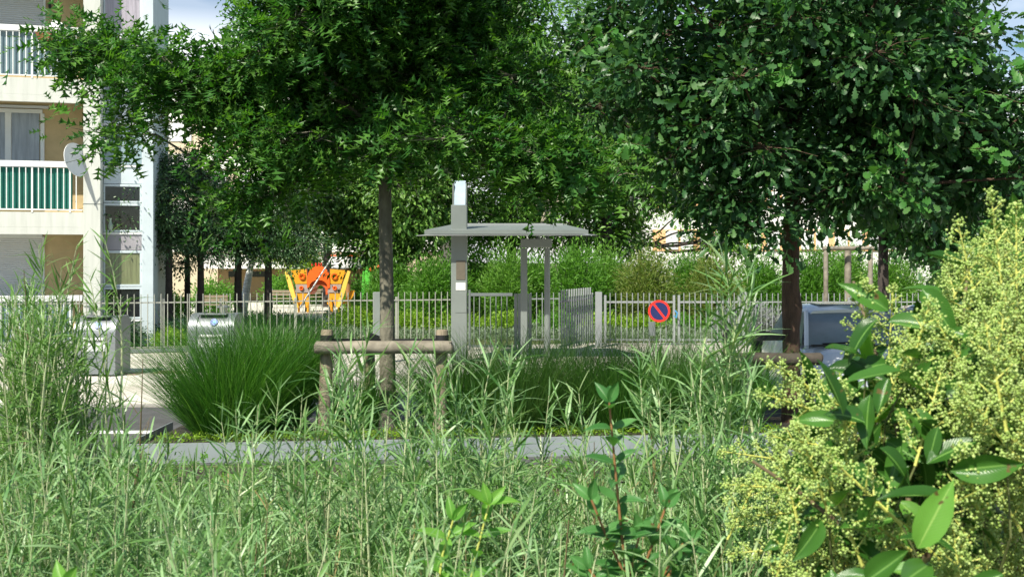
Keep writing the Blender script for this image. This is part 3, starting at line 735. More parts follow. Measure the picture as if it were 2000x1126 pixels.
# solid grey leaf next to it
d = 25.2; t = thing('screen_panel', 'solid grey metal screen of upright fins under the canopy beam', 'panel', (X(1020, d), d, 0))
mb = MB()
for i in range(5):
    xa = X(1004 + i * 7.0, d); mb.box(xa, xa + X(1006.4, d) - X(1000, d), d + .0 + .004 * (i % 2), d + .05, .03, Z(573, d), .006)
mb.build('fins', M['metalgrey'], t); MB().box(X(1003, d), X(1040, d), d + .051, d + .08, .6, .68).build('back_rail', M['metaldark'], t)
# open picket leaf seen obliquely
t = thing('open_gate_leaf', 'open grey gate leaf of closely overlapping bars right of the canopy', 'gate', (X(1096, 25.5), 25.5, 0))
A, B = Vector((X(1097, 25.0), 25.0, 0)), Vector((X(1157, 27.4), 27.4, 0))
mb = MB(); n = 13
for i in range(n + 1):
    p = A.lerp(B, i / n); mb.box(p.x - .018, p.x + .018, p.y - .03, p.y + .03, .10, 1.50 if i < n else 1.36, .004)
mb.build('gate_bars', M['gatewhite'], t)
u = (B - A).normalized(); nn = Vector((-u.y, u.x, 0)) * .032
for z in (.16, 1.2): MB().slab([tuple((A + nn)[:2]), tuple((B + nn)[:2]), tuple((B + nn * 1.8)[:2]), tuple((A + nn * 1.8)[:2])], z, z + .05).build('rail', M['gatewhite'], t)
board('gate_post', 'tall pale gate post just left of the double gate', 1163, 1176, 570, 716, 26.6, .14, M['gatewhite'], 'post', 'gate posts')
# double gate
def leaf_gate(label, pa, pb, d, step):
    x0, x1 = X(pa, d), X(pb, d); t = thing('vehicle_gate', label, 'gate', (x0, d, 0), 'vehicle gate leaves')
    for x in (x0, x1 - .06): MB().box(x, x + .06, d, d + .06, .06, 1.30, .006).build('gate_stile', M['gatewhite'], t)
    for z in (1.10, .14): MB().box(x0 + .061, x1 - .061, d, d + .05, z, z + .05, .004).build('rail', M['gatewhite'], t)
    mb = MB(); x = x0 + .15
    while x < x1 - .1: mb.tube([(x, d - .014, .08), (x, d - .014, 1.36)], .012, 6); x += step
    mb.build('gate_bars', M['gatewhite'], t); return t
leaf_gate('pale barred gate leaf carrying the round no parking sign', 1180, 1319, 27.3, .142)
leaf_gate('pale barred gate leaf between the no parking sign and the lavender', 1324, 1446, 27.3, .142)
board('gate_post', 'broad pale gate post beside the lavender', 1448, 1461, 570, 700, 27.2, .18, M['gatewhite'], 'post', 'gate posts')
board('grey_board', 'plain grey upright board left of the nearer oak trunk', 729, 749, 570, 672, 22.5, .05, M['metalgrey'], 'panel')
# sign
d = 27.2; c = W(1287, 607, d); c.y = d - .03
t = thing('no_parking_sign', 'round blue sign with red ring and red diagonal bar on the gate', 'sign', tuple(c))
def ring(r, y): return [(c.x + math.cos(i * math.pi / 24) * r, y, c.z + math.sin(i * math.pi / 24) * r) for i in range(48)]
R = 21.5 * d / FPX
MB().loft([ring(R, c.y), ring(R, c.y - .012)]).build('red_ring', M['red'], t)
MB().loft([ring(R * .80, c.y - .012), ring(R * .80, c.y - .016)]).build('blue_disc', M['navy'], t)
a = math.radians(-52); mt = Matrix.Translation(c) @ Matrix.Rotation(-a, 4, 'Y')
MB().box(-R * .82, R * .82, -.021, -.0165, -R * .10, R * .10, 0, mt).build('red_bar', M['red'], t)
tag(MB().box(X(1266, d), X(1279, d), d - .10, d - .02, Z(655, d), Z(628, d), .01).build('lock_box', M['metaldark']), 'dark grey lock box on the gate below the round sign', 'lock box')
mb = MB(); mb.tube([W(1318, 606, d - .05), W(1323, 611, d - .07), W(1321, 620, d - .06), W(1316, 616, d - .05)], .02, 6)
tag(mb.build('blue_strap', mat('blue_strap_cloth', (.05, .25, .5), .6)), 'small blue strap tied round the gate where the leaves meet', 'strap')

# ================================================================== TOTEM AND CANOPY
d = 22.6
t = thing('intercom_totem', 'tall grey totem with plaque, notice and keyhole panel through the canopy', 'totem', (X(897, d), d, .03))
x0, x1 = X(881, d), X(912, d)
MB().box(x0, x1, d, d + .26, .03, Z(400, d), .01).build('column', M['metalgrey'], t)
MB().box(X(883.5, d), X(886, d), d + .05, d + .24, Z(400, d), Z(358, d)).box(X(909.5, d), X(911.5, d), d + .05, d + .24, Z(400, d), Z(353, d)).build('head_cheek', M['metalgrey'], t)
MB().add([(X(887, d), d + .0, Z(400, d)), (X(909, d), d + .0, Z(400, d)), (X(909, d), d + .14, Z(352, d)), (X(887, d), d + .14, Z(352, d)), (X(887, d), d + .05, Z(401, d)), (X(909, d), d + .05, Z(401, d)), (X(909, d), d + .20, Z(352, d)), (X(887, d), d + .20, Z(352, d))],
         [(0, 1, 2, 3), (5, 4, 7, 6), (4, 0, 3, 7), (1, 5, 6, 2), (3, 2, 6, 7)]).build('lamp_glass', mat('pale_lamp_glass', (.40, .50, .58), .2), t)
f = MB().box(X(891, d), X(909, d), d - .012, d - .001, Z(546, d), Z(509, d), .003).build('plaque', M['plate'], t)
mb = MB()
for (a, b, c_, e) in ((894, 514, 895.2, 519), (896.5, 514, 897.6, 519), (903, 515, 904, 523), (905.5, 514, 906.8, 522), (894, 525, 895.5, 530), (893.5, 531, 897, 532.4), (898, 533, 900, 534.5), (902, 530, 903.4, 535), (905, 526, 906.4, 534), (894, 534, 895.4, 536)):
    mb.box(X(a, d), X(c_, d), d - .0145, d - .0125, Z(e, d), Z(b, d))
mb.build('plaque_marks', M['lightprint'], f)
f = MB().box(X(890.5, d), X(909, d), d - .008, d - .001, Z(566, d), Z(552, d)).build('notice', M['paper'], t)
mb = MB()
for (a, b, c_) in ((895, 904, 554.5), (893, 907, 557), (893, 906, 559.5), (892, 897, 562.5), (900, 907, 562.5)): mb.box(X(a, d), X(b, d), d - .0105, d - .0085, Z(c_ + .7, d), Z(c_, d))
mb.build('notice_text', M['ink'], f)
f = MB().box(X(889, d), X(911, d), d - .010, d - .001, Z(610, d), Z(571, d), .003).build('keypad_panel', M['metalgrey'], t)
MB().box(X(894.5, d), X(904, d), d - .014, d - .0105, Z(580, d), Z(578, d)).build('slot', M['black'], f)
MB().tube([(X(899.5, d), d - .015, Z(606.5, d)), (X(899.5, d), d - .0105, Z(606.5, d))], .022, 14).build('keyhole', M['black'], f)
MB().tube([(X(899, d), d - .013, Z(596, d)), (X(899, d), d - .0105, Z(596, d))], .008, 8).build('button', M['black'], f)

# canopy: slab tilted up towards the back, thin blade below
t = thing('entrance_canopy', 'thin flat grey entrance canopy on a beam and two slim posts', 'canopy', (X(1000, 23), 23, .03))
dF, dB = 22.3, 24.2
def cr(px, py, d): return tuple(W(px, py, d))
MB().add([cr(829, 457, dF), cr(1149, 457, dF), cr(1149, 449, dF), cr(829, 449, dF), cr(884, 449, dB), cr(1102, 449, dB), cr(1102, 438, dB), cr(884, 438, dB)],
         [(0, 1, 2, 3), (5, 4, 7, 6), (4, 0, 3, 7), (1, 5, 6, 2), (3, 2, 6, 7), (4, 5, 1, 0)]).build('roof_slab', M['metalgrey'], t)
MB().add([cr(885, 440.5, dB - .3), cr(1100, 440.5, dB - .3), cr(1100, 436, dB - .3), cr(885, 436, dB - .3), cr(885, 440.5, dB), cr(1100, 440.5, dB), cr(1100, 436, dB), cr(885, 436, dB)],
         [(0, 1, 2, 3), (5, 4, 7, 6), (4, 0, 3, 7), (1, 5, 6, 2), (3, 2, 6, 7)]).build('roof_ridge', M['gatewhite'], t)
mb = MB(); P = [cr(813, 459.4, dF + .3), cr(829, 458.4, dF - .12), cr(1149, 458.4, dF - .12), cr(1166, 458.4, dF + .3), cr(1102, 452.5, dB), cr(884, 452.5, dB)]
mb.add(P + [(p[0], p[1], p[2] - .012) for p in P], [(0, 1, 2, 3, 4, 5), (11, 10, 9, 8, 7, 6)] + [(i, 6 + i, 6 + (i + 1) % 6, (i + 1) % 6) for i in range(6)])
mb.build('soffit_plate', M['gatewhite'], t)
d = 23.4
MB().box(X(1017, d), X(1078, d), d, d + .22, Z(483, d), Z(466, d), .01).build('beam', M['metalgrey'], t)
MB().box(X(1017, d), X(1030, d), d - .02, d + .12, .03, Z(485, d), .01).build('post', M['metalgrey'], t)
MB().tube([(X(1069, d), d + .1, .03), (X(1069, d), d + .1, Z(484, d))], [.075, .06], 14).build('post', M['metalgrey'], t, smooth=True)
MB().tube([(X(1050, d), d + .1, Z(466, d)), (X(1050, d), d + .1, Z(456, d))], .03, 8).tube([(X(1070, d), d + .1, Z(466, d)), (X(1070, d), d + .1, Z(456, d))], .03, 8).build('spacer', M['metaldark'], t)

# ================================================================== PLAYGROUND
d = 45.0
t = thing('play_house', 'orange and mustard climbing house with arched tunnel in the playground', 'play structure', (X(622, d), d, 0))
def pz(pts): return [(X(a, d), Z(b, d)) for a, b in pts]
arch = [(601, 562)] + [(623 - 22 * math.cos(a), 545 - 26 * math.sin(a)) for a in [math.pi * i / 12 for i in range(13)]] + [(645, 562), (641, 562)] + [(623 + 18 * math.cos(a), 560 - 14 * math.sin(a)) for a in [math.pi * i / 10 for i in range(11)]]
MB().prism(pz(arch), d - .15, d + .0).build('arch_panel', M['orange'], t)
inner = [(606, 575)] + [(623 - 17.6 * math.cos(a), 560.5 - 13.6 * math.sin(a)) for a in [math.pi * i / 10 for i in range(11)]] + [(640, 575), (636, 575)] + [(623 + 13 * math.cos(a), 568 - 12 * math.sin(a)) for a in [math.pi * i / 10 for i in range(11)]]
MB().prism(pz(inner), d + .01, d + 1.1).build('tunnel', mat('dark_orange_plastic', (.55, .10, .02), .5), t)
for s in (-1, 1):
    f = lambda x: 622 + s * (622 - x) * -1 if s > 0 else x
    g = (lambda x: x) if s < 0 else (lambda x: 1245 - x)
    MB().prism(pz([(g(568), 528), (g(599.5), 525), (g(600), 554), (g(578), 554)]), d - .10, d + .05).build('side_panel', M['mustard'], t)
    MB().prism(pz([(g(578), 555), (g(600), 555), (g(605), 571), (g(581), 571)]), d - .11, d + .04).build('grey_panel', M['playgrey'], t)
    MB().prism(pz([(g(581), 572), (g(601), 572), (g(606), 592), (g(598), 601), (g(596), 580), (g(590), 598), (g(586), 598)]), d - .08, d + .02).build('leg_panel', M['mustard'], t)
    MB().prism(pz([(g(559), 530), (g(564), 528), (g(573), 552), (g(586), 600), (g(579), 598), (g(568), 565)]), d - .30, d - .12).build('flared_side', M['yellow'], t)
    for (px, py, r) in ((591, 539, 5), (590, 562, 3)):
        tor = MB(); pts = [(X(g(px), d) + math.cos(i * math.pi / 8) * r * .0214, d - .16, Z(py, d) + math.sin(i * math.pi / 8) * r * .0214) for i in range(17)]
        tor.tube(pts, .03, 6); tor.build('porthole', M['orange'], t)
for px in (610, 617, 623, 628): MB().tube([W(px, 519, d), W(px, 513, d)], .035, 6).build('roof_knob', M['red'], t)
for px in (597, 645): MB().tube([(X(px, d), d + .3, 0), (X(px, d), d + .3, Z(524, d))], .09, 8).build('post', M['barkdark'], t)
for px in (584, 602, 648, 662): MB().tube([(X(px, d), d - .05, 0), (X(px, d), d - .05, Z(590, d))], .05, 6).build('foot', M['mustard'], t)
tag(MB().tube([W(586, 600, d - 1.5), W(650, 500, d - 1.5)], .032, 8).build('climbing_pole', M['white']), 'long white slanting pole in front of the orange play house', 'pole')
d = 46.0; t = thing('drum_shelter', 'white drum roof with orange rim on a brown post by the play house', 'play structure', (X(681, d), d, 0))
def circ(px, py, r): c = W(px, py, d); return [c + Vector((math.cos(i * math.pi / 16) * r, math.sin(i * math.pi / 16) * r, 0)) for i in range(32)]
MB().loft([circ(675, 522, .60), circ(675, 500, .60)]).build('drum', M['white'], t, smooth=True)
MB().loft([circ(675, 500, .62), circ(675, 497.5, .62)]).build('rim', M['orange'], t)
MB().loft([circ(675, 523.5, .61), circ(675, 522, .61)]).build('rim', M['metalgrey'], t)
MB().tube([(X(680, d), d, 0), (X(680, d), d, Z(523, d))], .1, 10).build('post', mat('brown_play_post', (.32, .16, .06), .7), t)
t = thing('green_ring', 'bright green play arch with orange curl behind the oak trunk', 'play structure', (X(745, d), d, 0))
pts = [(X(746, d) + math.cos(a) * .62, Z(540, d) + math.sin(a) * .62) for a in [math.pi * i / 20 for i in range(21)]]
pin = [(X(746, d) + math.cos(a) * .36, Z(540, d) + math.sin(a) * .36) for a in [math.pi * i / 20 for i in range(20, -1, -1)]]
MB().prism([(X(746, d) + math.cos(a) * .86, Z(542, d) + math.sin(a) * .86) for a in [math.pi * i / 20 for i in range(21)]] + [(X(706, d), 0), (X(712, d), 0)] + [(X(746, d) + math.cos(a) * .44, Z(542, d) + math.sin(a) * .44) for a in [math.pi * i / 20 for i in range(20, -1, -1)]] + [(X(780, d), 0), (X(786, d), 0)], d, d + .12).build('arch', M['green'], t)
mb = MB(); mb.tube([(X(738, d) + math.cos(a) * .36, d - .1, Z(537, d) + math.sin(a) * .36) for a in [math.pi * i / 12 for i in range(0, 11)]], .09, 8); mb.build('curl', M['orange'], t)
tag(MB().prism([(X(a, d), Z(b, d)) for a, b in ((672, 592), (690, 566), (696, 566), (694, 576), (682, 592))], d - .6, d - .3).build('play_slide', M['mustard']), 'small mustard slide at the right foot of the play house', 'slide')
def bench(px, d, label, s=1):
    x = X(px, d); t = thing('park_bench', label, 'bench', (x, d, 0), 'slatted benches round the playground')
    for dx in (-.55, .55):
        MB().box(x + dx - .03, x + dx + .03, d - .2, d + .25, .0, .42, .008).build('leg', M['steel'], t)
        MB().box(x + dx - .03, x + dx + .03, d + .251, d + .30, .0, .85, .008).build('leg', M['steel'], t)
    mb = MB()
    for i in range(3): mb.box(x - .6, x + .6, d - .2 + i * .15, d - .08 + i * .15, .421, .46, .005)
    mb.build('seat', M['woodleg'], t)
    mb = MB()
    for i in range(2): mb.box(x - .6, x + .6, d + .215, d + .248, .56 + i * .14, .67 + i * .14, .005)
    mb.build('backrest', M['woodleg'], t)
bench(553, 49, 'slatted bench just left of the orange play house'); bench(623, 51, 'slatted bench seen through the play house arch')
bench(412, 42, 'slatted bench under the dark trees left of the birch'); bench(672, 50, 'slatted bench at the foot of the white drum shelter')

# ================================================================== TREE STAKES
def stakes(label, d, rail_px, rail_y, posts, back, trunk_px, m_r, m_l):
    t = thing('tree_stake_frame', label, 'tree support', (X(trunk_px, d), d, .17), 'timber stake frames round the trees')
    k_ = d / FPX; r = .075
    a, b = W(rail_px[0], rail_y[0], d), W(rail_px[1], rail_y[1], d)
    pts = [a.lerp(b, i / 6) + Vector((0, 0, random.uniform(-.006, .006))) for i in range(7)]
    MB().tube([a + (a - b).normalized() * .02] + pts + [b + (b - a).normalized() * .02], [.055] + [r, r * .97, r, r * 1.03, r * .98, r, r] + [.055], 16).build('rail', m_r, t, smooth=True)
    for px in posts:
        x = X(px, d); zt = Z(645, d)
        MB().tube([(x - .03, d + .13, .12), (x, d + .13, zt - .02), (x, d + .13, zt)], [.082, .07, .062], 14).build('post', m_l, t, smooth=True)
        MB().tube([(x, d + .13, zt - .14), (x, d + .13, zt - .06)], .079, 14).build('strap_collar', M['black'], t, smooth=True)
    for px in back:
        x = X(px, d + 1.2); zt = 1.22
        MB().tube([(x, d + 1.2, .1), (x, d + 1.2, zt)], [.075, .065], 14).build('post', m_l, t, smooth=True)
        MB().tube([(x, d + 1.2, zt - .14), (x, d + 1.2, zt - .04)], .079, 14).build('strap_collar', M['black'], t, smooth=True)
    tx = X(trunk_px, d + .6)
    ends = [Vector((X(px, d), d + .13, 1.27)) for px in posts] + [Vector((X(px, d + 1.2), d + 1.2, 1.15)) for px in back]
    for e in ends:
        e.z = 1.25; q = Vector((tx, d + .6, 1.22)); u = (q - e).normalized(); n = Vector((-u.y, u.x, 0)) * .006
        q = q - u * .08
        MB().add([e + n + Vector((0, 0, -.035)), q + n + Vector((0, 0, -.03)), q + n + Vector((0, 0, .03)), e + n + Vector((0, 0, .035)), e - n + Vector((0, 0, -.035)), q - n + Vector((0, 0, -.03)), q - n + Vector((0, 0, .03)), e - n + Vector((0, 0, .035))],
                 [(0, 1, 2, 3), (5, 4, 7, 6), (3, 2, 6, 7), (4, 5, 1, 0), (4, 0, 3, 7), (1, 5, 6, 2)]).build('strap', M['black'], t)
    return t
stakes('round timber stake frame with black straps holding the nearer left oak', 12.35, (618, 882), (678, 677), (635, 862), (722,), 756, M['wood'], M['woodleg'])
stakes('shaded timber stake frame low behind the flowering shrub at the right oak', 12.9, (1418, 1602), (699, 701), (1428,), (1478,), 1545, M['shadedwood'], M['shadedwood'])
d = 31.0; t = thing('tall_stake_frame', 'tall weathered three post timber frame behind the fence', 'tree support', (X(1655, d), d, 0))
for px, dd, w_ in ((1613, d, .07), (1656, d + .3, .10), (1700, d, .07)): MB().tube([(X(px, dd), dd, 0), (X(px, dd), dd, Z(488, dd))], w_, 10).build('post', M['wood'], t, smooth=True)
MB().tube([W(1607, 485, d - .02), W(1706, 484, d - .02)], .06, 10).build('rail', M['wood'], t, smooth=True)

# ================================================================== CARS
def make_car(name, label, loc, paint, rz=0):
    t = thing(name, label, 'car', loc, 'parked cars', rz)
    st = [(0.00, .60, .34, .56, .60), (.06, .72, .26, .64, .70), (.22, .80, .20, .72, .79), (.6, .85, .18, .80, .89), (1.0, .87, .18, .90, .965), (1.6, .875, .18, .93, .97), (2.4, .875, .18, .935, .97), (3.3, .87, .18, .94, .97), (3.8, .84, .22, .93, .96), (4.0, .80, .26, .88, .92), (4.08, .72, .34, .70, .74)]
    rings = []
    for y, w, zb, zs, zc in st:
        half = [(w * .9, zb), (w, zb + .12), (w, zs - .14), (w * .965, zs - .03), (w * .86, zs + .01), (w * .45, zc), (0, zc + .012)]
        rings.append([(x, y, z) for x, z in half] + [(-x, y, z) for x, z in reversed(half[:-1])])
    MB().loft(rings).build('body', M[paint], t, smooth=True, local=True)
    # roof and pillars
    def gh(y, wb, wt, zb, zt): return [(wb, y, zb), (wt, y, zt - .05), (wt * .88, y, zt), (0, y, zt + .025), (-wt * .88, y, zt), (-wt, y, zt - .05), (-wb, y, zb)]
    MB().loft([gh(1.72, .60, .56, 1.30, 1.355), gh(1.95, .60, .57, 1.33, 1.40), gh(2.6, .60, .57, 1.34, 1.415), gh(3.3, .58, .54, 1.30, 1.37), gh(3.45, .55, .5, 1.26, 1.32)]).build('roof', M[paint], t, smooth=True, local=True)
    MB().box(-.36, .36, 1.98, 2.5, 1.424, 1.438, .005).build('sunroof', M['carglass'], t, local=True)
    def quad(n_, P, m, th=None): return MB().add(P, [tuple(range(len(P)))]).build(n_, m, t, local=True)
    rows = []
    for j in range(6):
        s = j / 5; y = .98 + (1.72 - .98) * s; z = .955 + (1.335 - .955) * s + .03 * math.sin(s * math.pi); w = .73 - .15 * s
        rows.append([(w * math.sin(u) / math.sin(1.1), y + .10 * (1 - math.cos(u * 1.0)), z) for u in [-1.1 + 2.2 * i / 10 for i in range(11)]])
    MB().loft(rows, cap=False, closed=False).build('windshield', M['carglass'], t, smooth=True, local=True)
    for s in (-1, 1):
        MB().tube([(s * .75, 1.03, .93), (s * .67, 1.38, 1.17), (s * .59, 1.74, 1.34)], .035, 6).build('pillar', M[paint], t, local=True, smooth=True)
        quad('side_window', [(s * .79, 1.15, .94), (s * .79, 3.3, .95), (s * .575, 3.2, 1.335), (s * .59, 1.8, 1.345)], M['carglass'])
        MB().box(s * .90 - .09, s * .90 + .09, 1.18, 1.30, .93, 1.05, .03).build('mirror', M[paint], t, local=True)
        h = MB().box(s * .62 - .14, s * .62 + .14, .085, .20, .56, .69, .03).build('headlight', M['lens'], t, local=True)
        MB().box(s * .735 - .04, s * .735 + .04, .10, .19, .50, .555, .01).build('indicator', M['amber'], t, local=True)
        for yw in (.75, 3.25):
            xs = s * .80
            w = MB(); w.tube([(xs - .09 * s, yw, .31), (xs + .078 * s, yw, .31)], .31, 24); wo = w.build('wheel', M['tyre'], t, local=True, smooth=True)
            MB().tube([(xs + .0785 * s, yw, .31), (xs + .09 * s, yw, .31)], [.20, .18], 16).build('rim', M['steel'], wo, local=True)
    quad('rear_window', [(-.62, 3.85, .96), (.62, 3.85, .96), (.5, 3.46, 1.29), (-.5, 3.46, 1.29)], M['carglass'])
    MB().box(-.34, .34, .045, .09, .52, .62, .01).build('grille', M['black'], t, local=True)
    MB().box(-.72, .72, -.03, .10, .36, .46, .03).build('bumper', M[paint], t, local=True)
    MB().box(-.26, .26, -.042, -.031, .365, .455).build('number_plate', M['paper'], t, local=True)
    MB().tube([(-.55, .96, .975), (-.05, 1.0, .995), (.1, 1.18, 1.07)], .012, 5).build('wiper', M['black'], t, local=True)
    MB().box(-.70, .70, .93, .985, .945, .968).build('cowl', M['black'], t, local=True)
    return t
make_car('parked_car', 'silver blue hatchback parked facing us behind the right oak trunk', (X(1662, 15), 13.6, .006), 'carsilver', math.radians(-2))
bpy.data.objects['parked_car'].scale = (1, 1, 1.08)
make_car('parked_car', 'dark blue car almost hidden behind the flowering shrub at right', (X(1925, 16), 15.4, .03), 'cardark', math.radians(-4))

# ================================================================== BIG OAKS
d1 = 12.95
base1 = Vector((X(757, d1), d1, .17))
tp1 = [base1, W(757, 760, d1), W(756, 600, d1), W(752, 400, d1), W(753, 250, d1), W(748, 60, d1), W(752, -180, d1), W(745, -420, d1)]
tr1 = [.115, .10, .086, .078, .072, .055, .035, .012]
B1 = [blob_px(760, -60, 330, 250, d1, 2.0), blob_px(600, 150, 230, 150, d1, 1.6), blob_px(420, 190, 190, 95, d1, .9), blob_px(500, 310, 150, 50, d1 - .3, .8), blob_px(640, 290, 170, 80, d1 - .5, .8), blob_px(900, 310, 130, 45, d1 - .4, .7), blob_px(1130, 330, 90, 45, d1 - .3, .6), blob_px(440, 370, 70, 35, d1 - .3, .5), blob_px(600, 355, 60, 30, d1 - .2, .4),
      blob_px(300, 140, 110, 38, d1, .6), blob_px(250, 250, 100, 45, d1 - .3, .6), blob_px(205, 95, 75, 50, d1 - .2, .45), blob_px(165, 60, 45, 50, d1 - .2, .35), blob_px(215, 262, 60, 28, d1 - .2, .35), blob_px(270, 170, 70, 50, d1, .5), blob_px(330, 110, 90, 40, d1, .5), blob_px(340, 285, 100, 55, d1 - .2, .8),
      blob_px(530, 300, 150, 85, d1 - .4, 1.1), blob_px(940, 150, 230, 165, d1, 1.7), blob_px(1000, 290, 130, 60, d1 - .3, 1.0), blob_px(640, 60, 230, 130, d1 - .8, .9), blob_px(880, 270, 120, 60, d1 - 1.0, .6), blob_px(800, 150, 260, 160, d1 + .8, 1.0)]
def gap1(c): return outside_px(c, [(X(292, d1), X(470, d1), Z(118, d1), Z(-600, d1)), (X(60, d1), X(478, d1), Z(5, d1), 30), (X(1030, d1), X(1100, d1), Z(60, d1), Z(-40, d1)), (X(930, d1), X(985, d1), Z(75, d1), Z(10, d1)), (X(600, d1), X(1010, d1), Z(700, d1), Z(312, d1)), (X(295, d1), X(400, d1), Z(300, d1), Z(200, d1)), (X(100, d1), X(205, d1), Z(222, d1), Z(135, d1)), (X(60, d1), X(200, d1), Z(400, d1), Z(292, d1)), (X(200, d1), X(262, d1), Z(700, d1), Z(330, d1)), (X(470, d1), X(545, d1), Z(250, d1), Z(205, d1))])
make_tree('pin_oak', 'tall grey trunked oak with pointed lobed leaves held by the near stake frame', base1, tp1, tr1, B1, 2900, 12, PINS, M['pinoak'], M['bark'], .20, .30, nl=34, limb_r=.028, limb_z=Z(300, d1), br=.56, keep=gap1, droop=.25, shell=.5, seg=18, group='planter oaks')

d2 = 13.5
base2 = Vector((X(1546, d2), d2, .17))
tp2 = [base2, W(1546, 760, d2), W(1545, 640, d2), W(1547, 600, d2), W(1544, 560, d2), W(1546, 430, d2), W(1552, 250, d2), W(1560, 0, d2), W(1565, -300, d2)]
tr2 = [.13, .112, .106, .128, .106, .10, .085, .05, .015]
B2 = [blob_px(1560, -40, 360, 260, d2, 2.3), blob_px(1300, 190, 170, 130, d2, 1.3), blob_px(1420, 290, 190, 110, d2 - .5, 1.2), blob_px(1370, 390, 90, 45, d2 - .4, .7),
      blob_px(1700, 330, 190, 130, d2 - .3, 1.3), blob_px(1850, 200, 230, 190, d2, 1.5), blob_px(1600, 180, 260, 170, d2 - .9, 1.0), blob_px(1560, 120, 360, 230, d2 + 1, 1.2), blob_px(1960, 330, 140, 90, d2, 1.2), blob_px(1250, 60, 130, 90, d2, .8), blob_px(1475, 440, 55, 45, d2 - .5, .5), blob_px(1330, 430, 50, 30, d2 - .5, .4)]
def oak2_extra(root, cent, ou):
    fr = [((1530, 60), (1700, 75)), ((1450, 160), (1530, 150)), ((1690, 240), (1760, 290)), ((1680, 370), (1800, 400)), ((1180, 290), (1260, 285)), ((1120, 110), (1200, 60)), ((1760, 110), (1900, 120)), ((1880, 180), (1990, 200)), ((1830, 60), (1860, 0)), ((1880, 290), (1960, 310)), ((1570, 110), (1530, 150)), ((1740, 330), (1700, 350)), ((1900, 50), (1950, 40)), ((1180, 340), (1120, 360)), ((1500, 20), (1560, 10)), ((1700, 180), (1780, 170)), ((1400, 40), (1330, 30)), ((1950, 120), (2000, 150))]
    for (a, b) in fr:
        dd = d2 - 1.7; A, B = W(a[0], a[1], dd + .4), W(b[0], b[1], dd - .1)
        mid = A.lerp(B, .5) + Vector((0, 0, .06)); P = [A, mid, B]; mb = MB(); mb.tube(P, [.004, .003, .002], 4, False)
        n = 20; ts = np.linspace(.15, 1, n)
        pos = np.array([(1 - q) ** 2 * np.array(A) + 2 * q * (1 - q) * np.array(mid) + q * q * np.array(B) for q in ts])
        u = norm(np.array([B - A])); side = RNG.normal(size=(n, 3)) * .6 + np.array([0, 0, -.7]); side[::2, 2] += .9
        v, f = place(ENGOAK, pos, u * .7 + side, RNG.normal(size=(n, 3)) * .5 + np.array([-.3, -.6, .6]), .15 * RNG.uniform(.6, 1.15, n), RNG.uniform(1, 1.3, n))
        sh = mb.build('young_shoot', M['twiggreen'], root); np_mesh('young_leaves', v - np.array(root.location), f, M['engoakyoung'], sh)
make_tree('english_oak', 'dark brown trunked oak with rounded lobed leaves before the parked car', base2, tp2, tr2, B2, 3900, 13, ENGS, M['engoak'], M['barkbrown'], .138, .28, nl=36, limb_r=.032, limb_z=Z(400, d2), br=.50, droop=.15, flat=.55, shell=.5, seg=18, group='planter oaks', extra=oak2_extra,
          keep=lambda c: outside_px(c, [(X(1230, d2), X(1262, d2), Z(40, d2), Z(-300, d2)), (X(1945, d2), X(1985, d2), Z(62, d2), Z(30, d2)), (X(1200, d2), X(1620, d2), Z(800, d2), Z(485, d2)), (X(1505, d2), X(1720, d2), Z(800, d2), Z(432, d2)), (X(1860, d2), X(2200, d2), Z(900, d2), Z(420, d2))]))

# ================================================================== BACKGROUND TREES
def bgtree(name, label, px, d, base_y, blobs, lm, n, per, size, rad, lean=0, tr=.12, bark='barkdark', tpl=SIMPLE, nl=12, group='trees in the park', top=None, flat=.55, shell=.5, rise=.7):
    x = X(px, d); cz = max(b[0][2] for b in blobs); lo = min(b[0][2] - b[1][2] for b in blobs)
    top = top or cz
    pts = [Vector((x, d, 0)), Vector((x + lean * .4, d, lo * .6)), Vector((x + lean, d, (lo + cz) / 2 + .2)), Vector((x + lean * 1.2, d, top))]
    make_tree(name, label, pts[0], pts, [tr, tr * .85, tr * .6, tr * .2], blobs, n, per, tpl, M[lm], M[bark], size, rad, nl=nl, limb_r=tr * .45, group=group, flat=flat, shell=shell, rise=rise, twig_r=.012)
BP = blob_px
bgtree('ornamental_pear', 'dense dark small tree nearest the building corner', 330, 29, 0, [BP(305, 430, 75, 85, 29), BP(300, 360, 60, 60, 29)], 'pear', 600, 26, .10, .32)
bgtree('ornamental_pear', 'dense dark small tree behind the right steel waste column', 392, 30, 0, [BP(395, 425, 85, 100, 30), BP(370, 330, 70, 60, 30)], 'pear', 750, 26, .10, .32)
bgtree('ornamental_pear', 'dark small tree with forked trunk left of the birch', 465, 31, 0, [BP(470, 410, 75, 80, 31), BP(455, 470, 45, 25, 31)], 'pear', 600, 26, .10, .32, tr=.13)
bgtree('ornamental_pear', 'dark small tree right of the birch trunk', 524, 31, 0, [BP(540, 400, 75, 85, 31), BP(560, 470, 60, 30, 31)], 'pear', 650, 26, .10, .32, tr=.13)
bgtree('ornamental_pear', 'thin dark trunk tree between the building and waste column trees', 366, 33, 0, [BP(360, 450, 60, 60, 33)], 'pear', 160, 22, .09, .3, tr=.11)
bgtree('birch', 'leaning white barked birch with yellow green leaves', 473, 41, 0, [BP(520, 490, 80, 28, 41), BP(470, 470, 60, 30, 41), BP(570, 470, 60, 32, 41)], 'bgyellow', 260, 20, .13, .5, lean=.45, tr=.17, bark='birch')
bgtree('magnolia', 'broad dark tree with bright tipped leaves behind the near oak trunk', 770, 35, 0, [BP(760, 370, 160, 130, 35), BP(680, 425, 55, 35, 35), BP(850, 300, 130, 120, 35), BP(760, 470, 60, 35, 35)], 'bgdark', 1500, 22, .22, .5, tr=.2, nl=18)
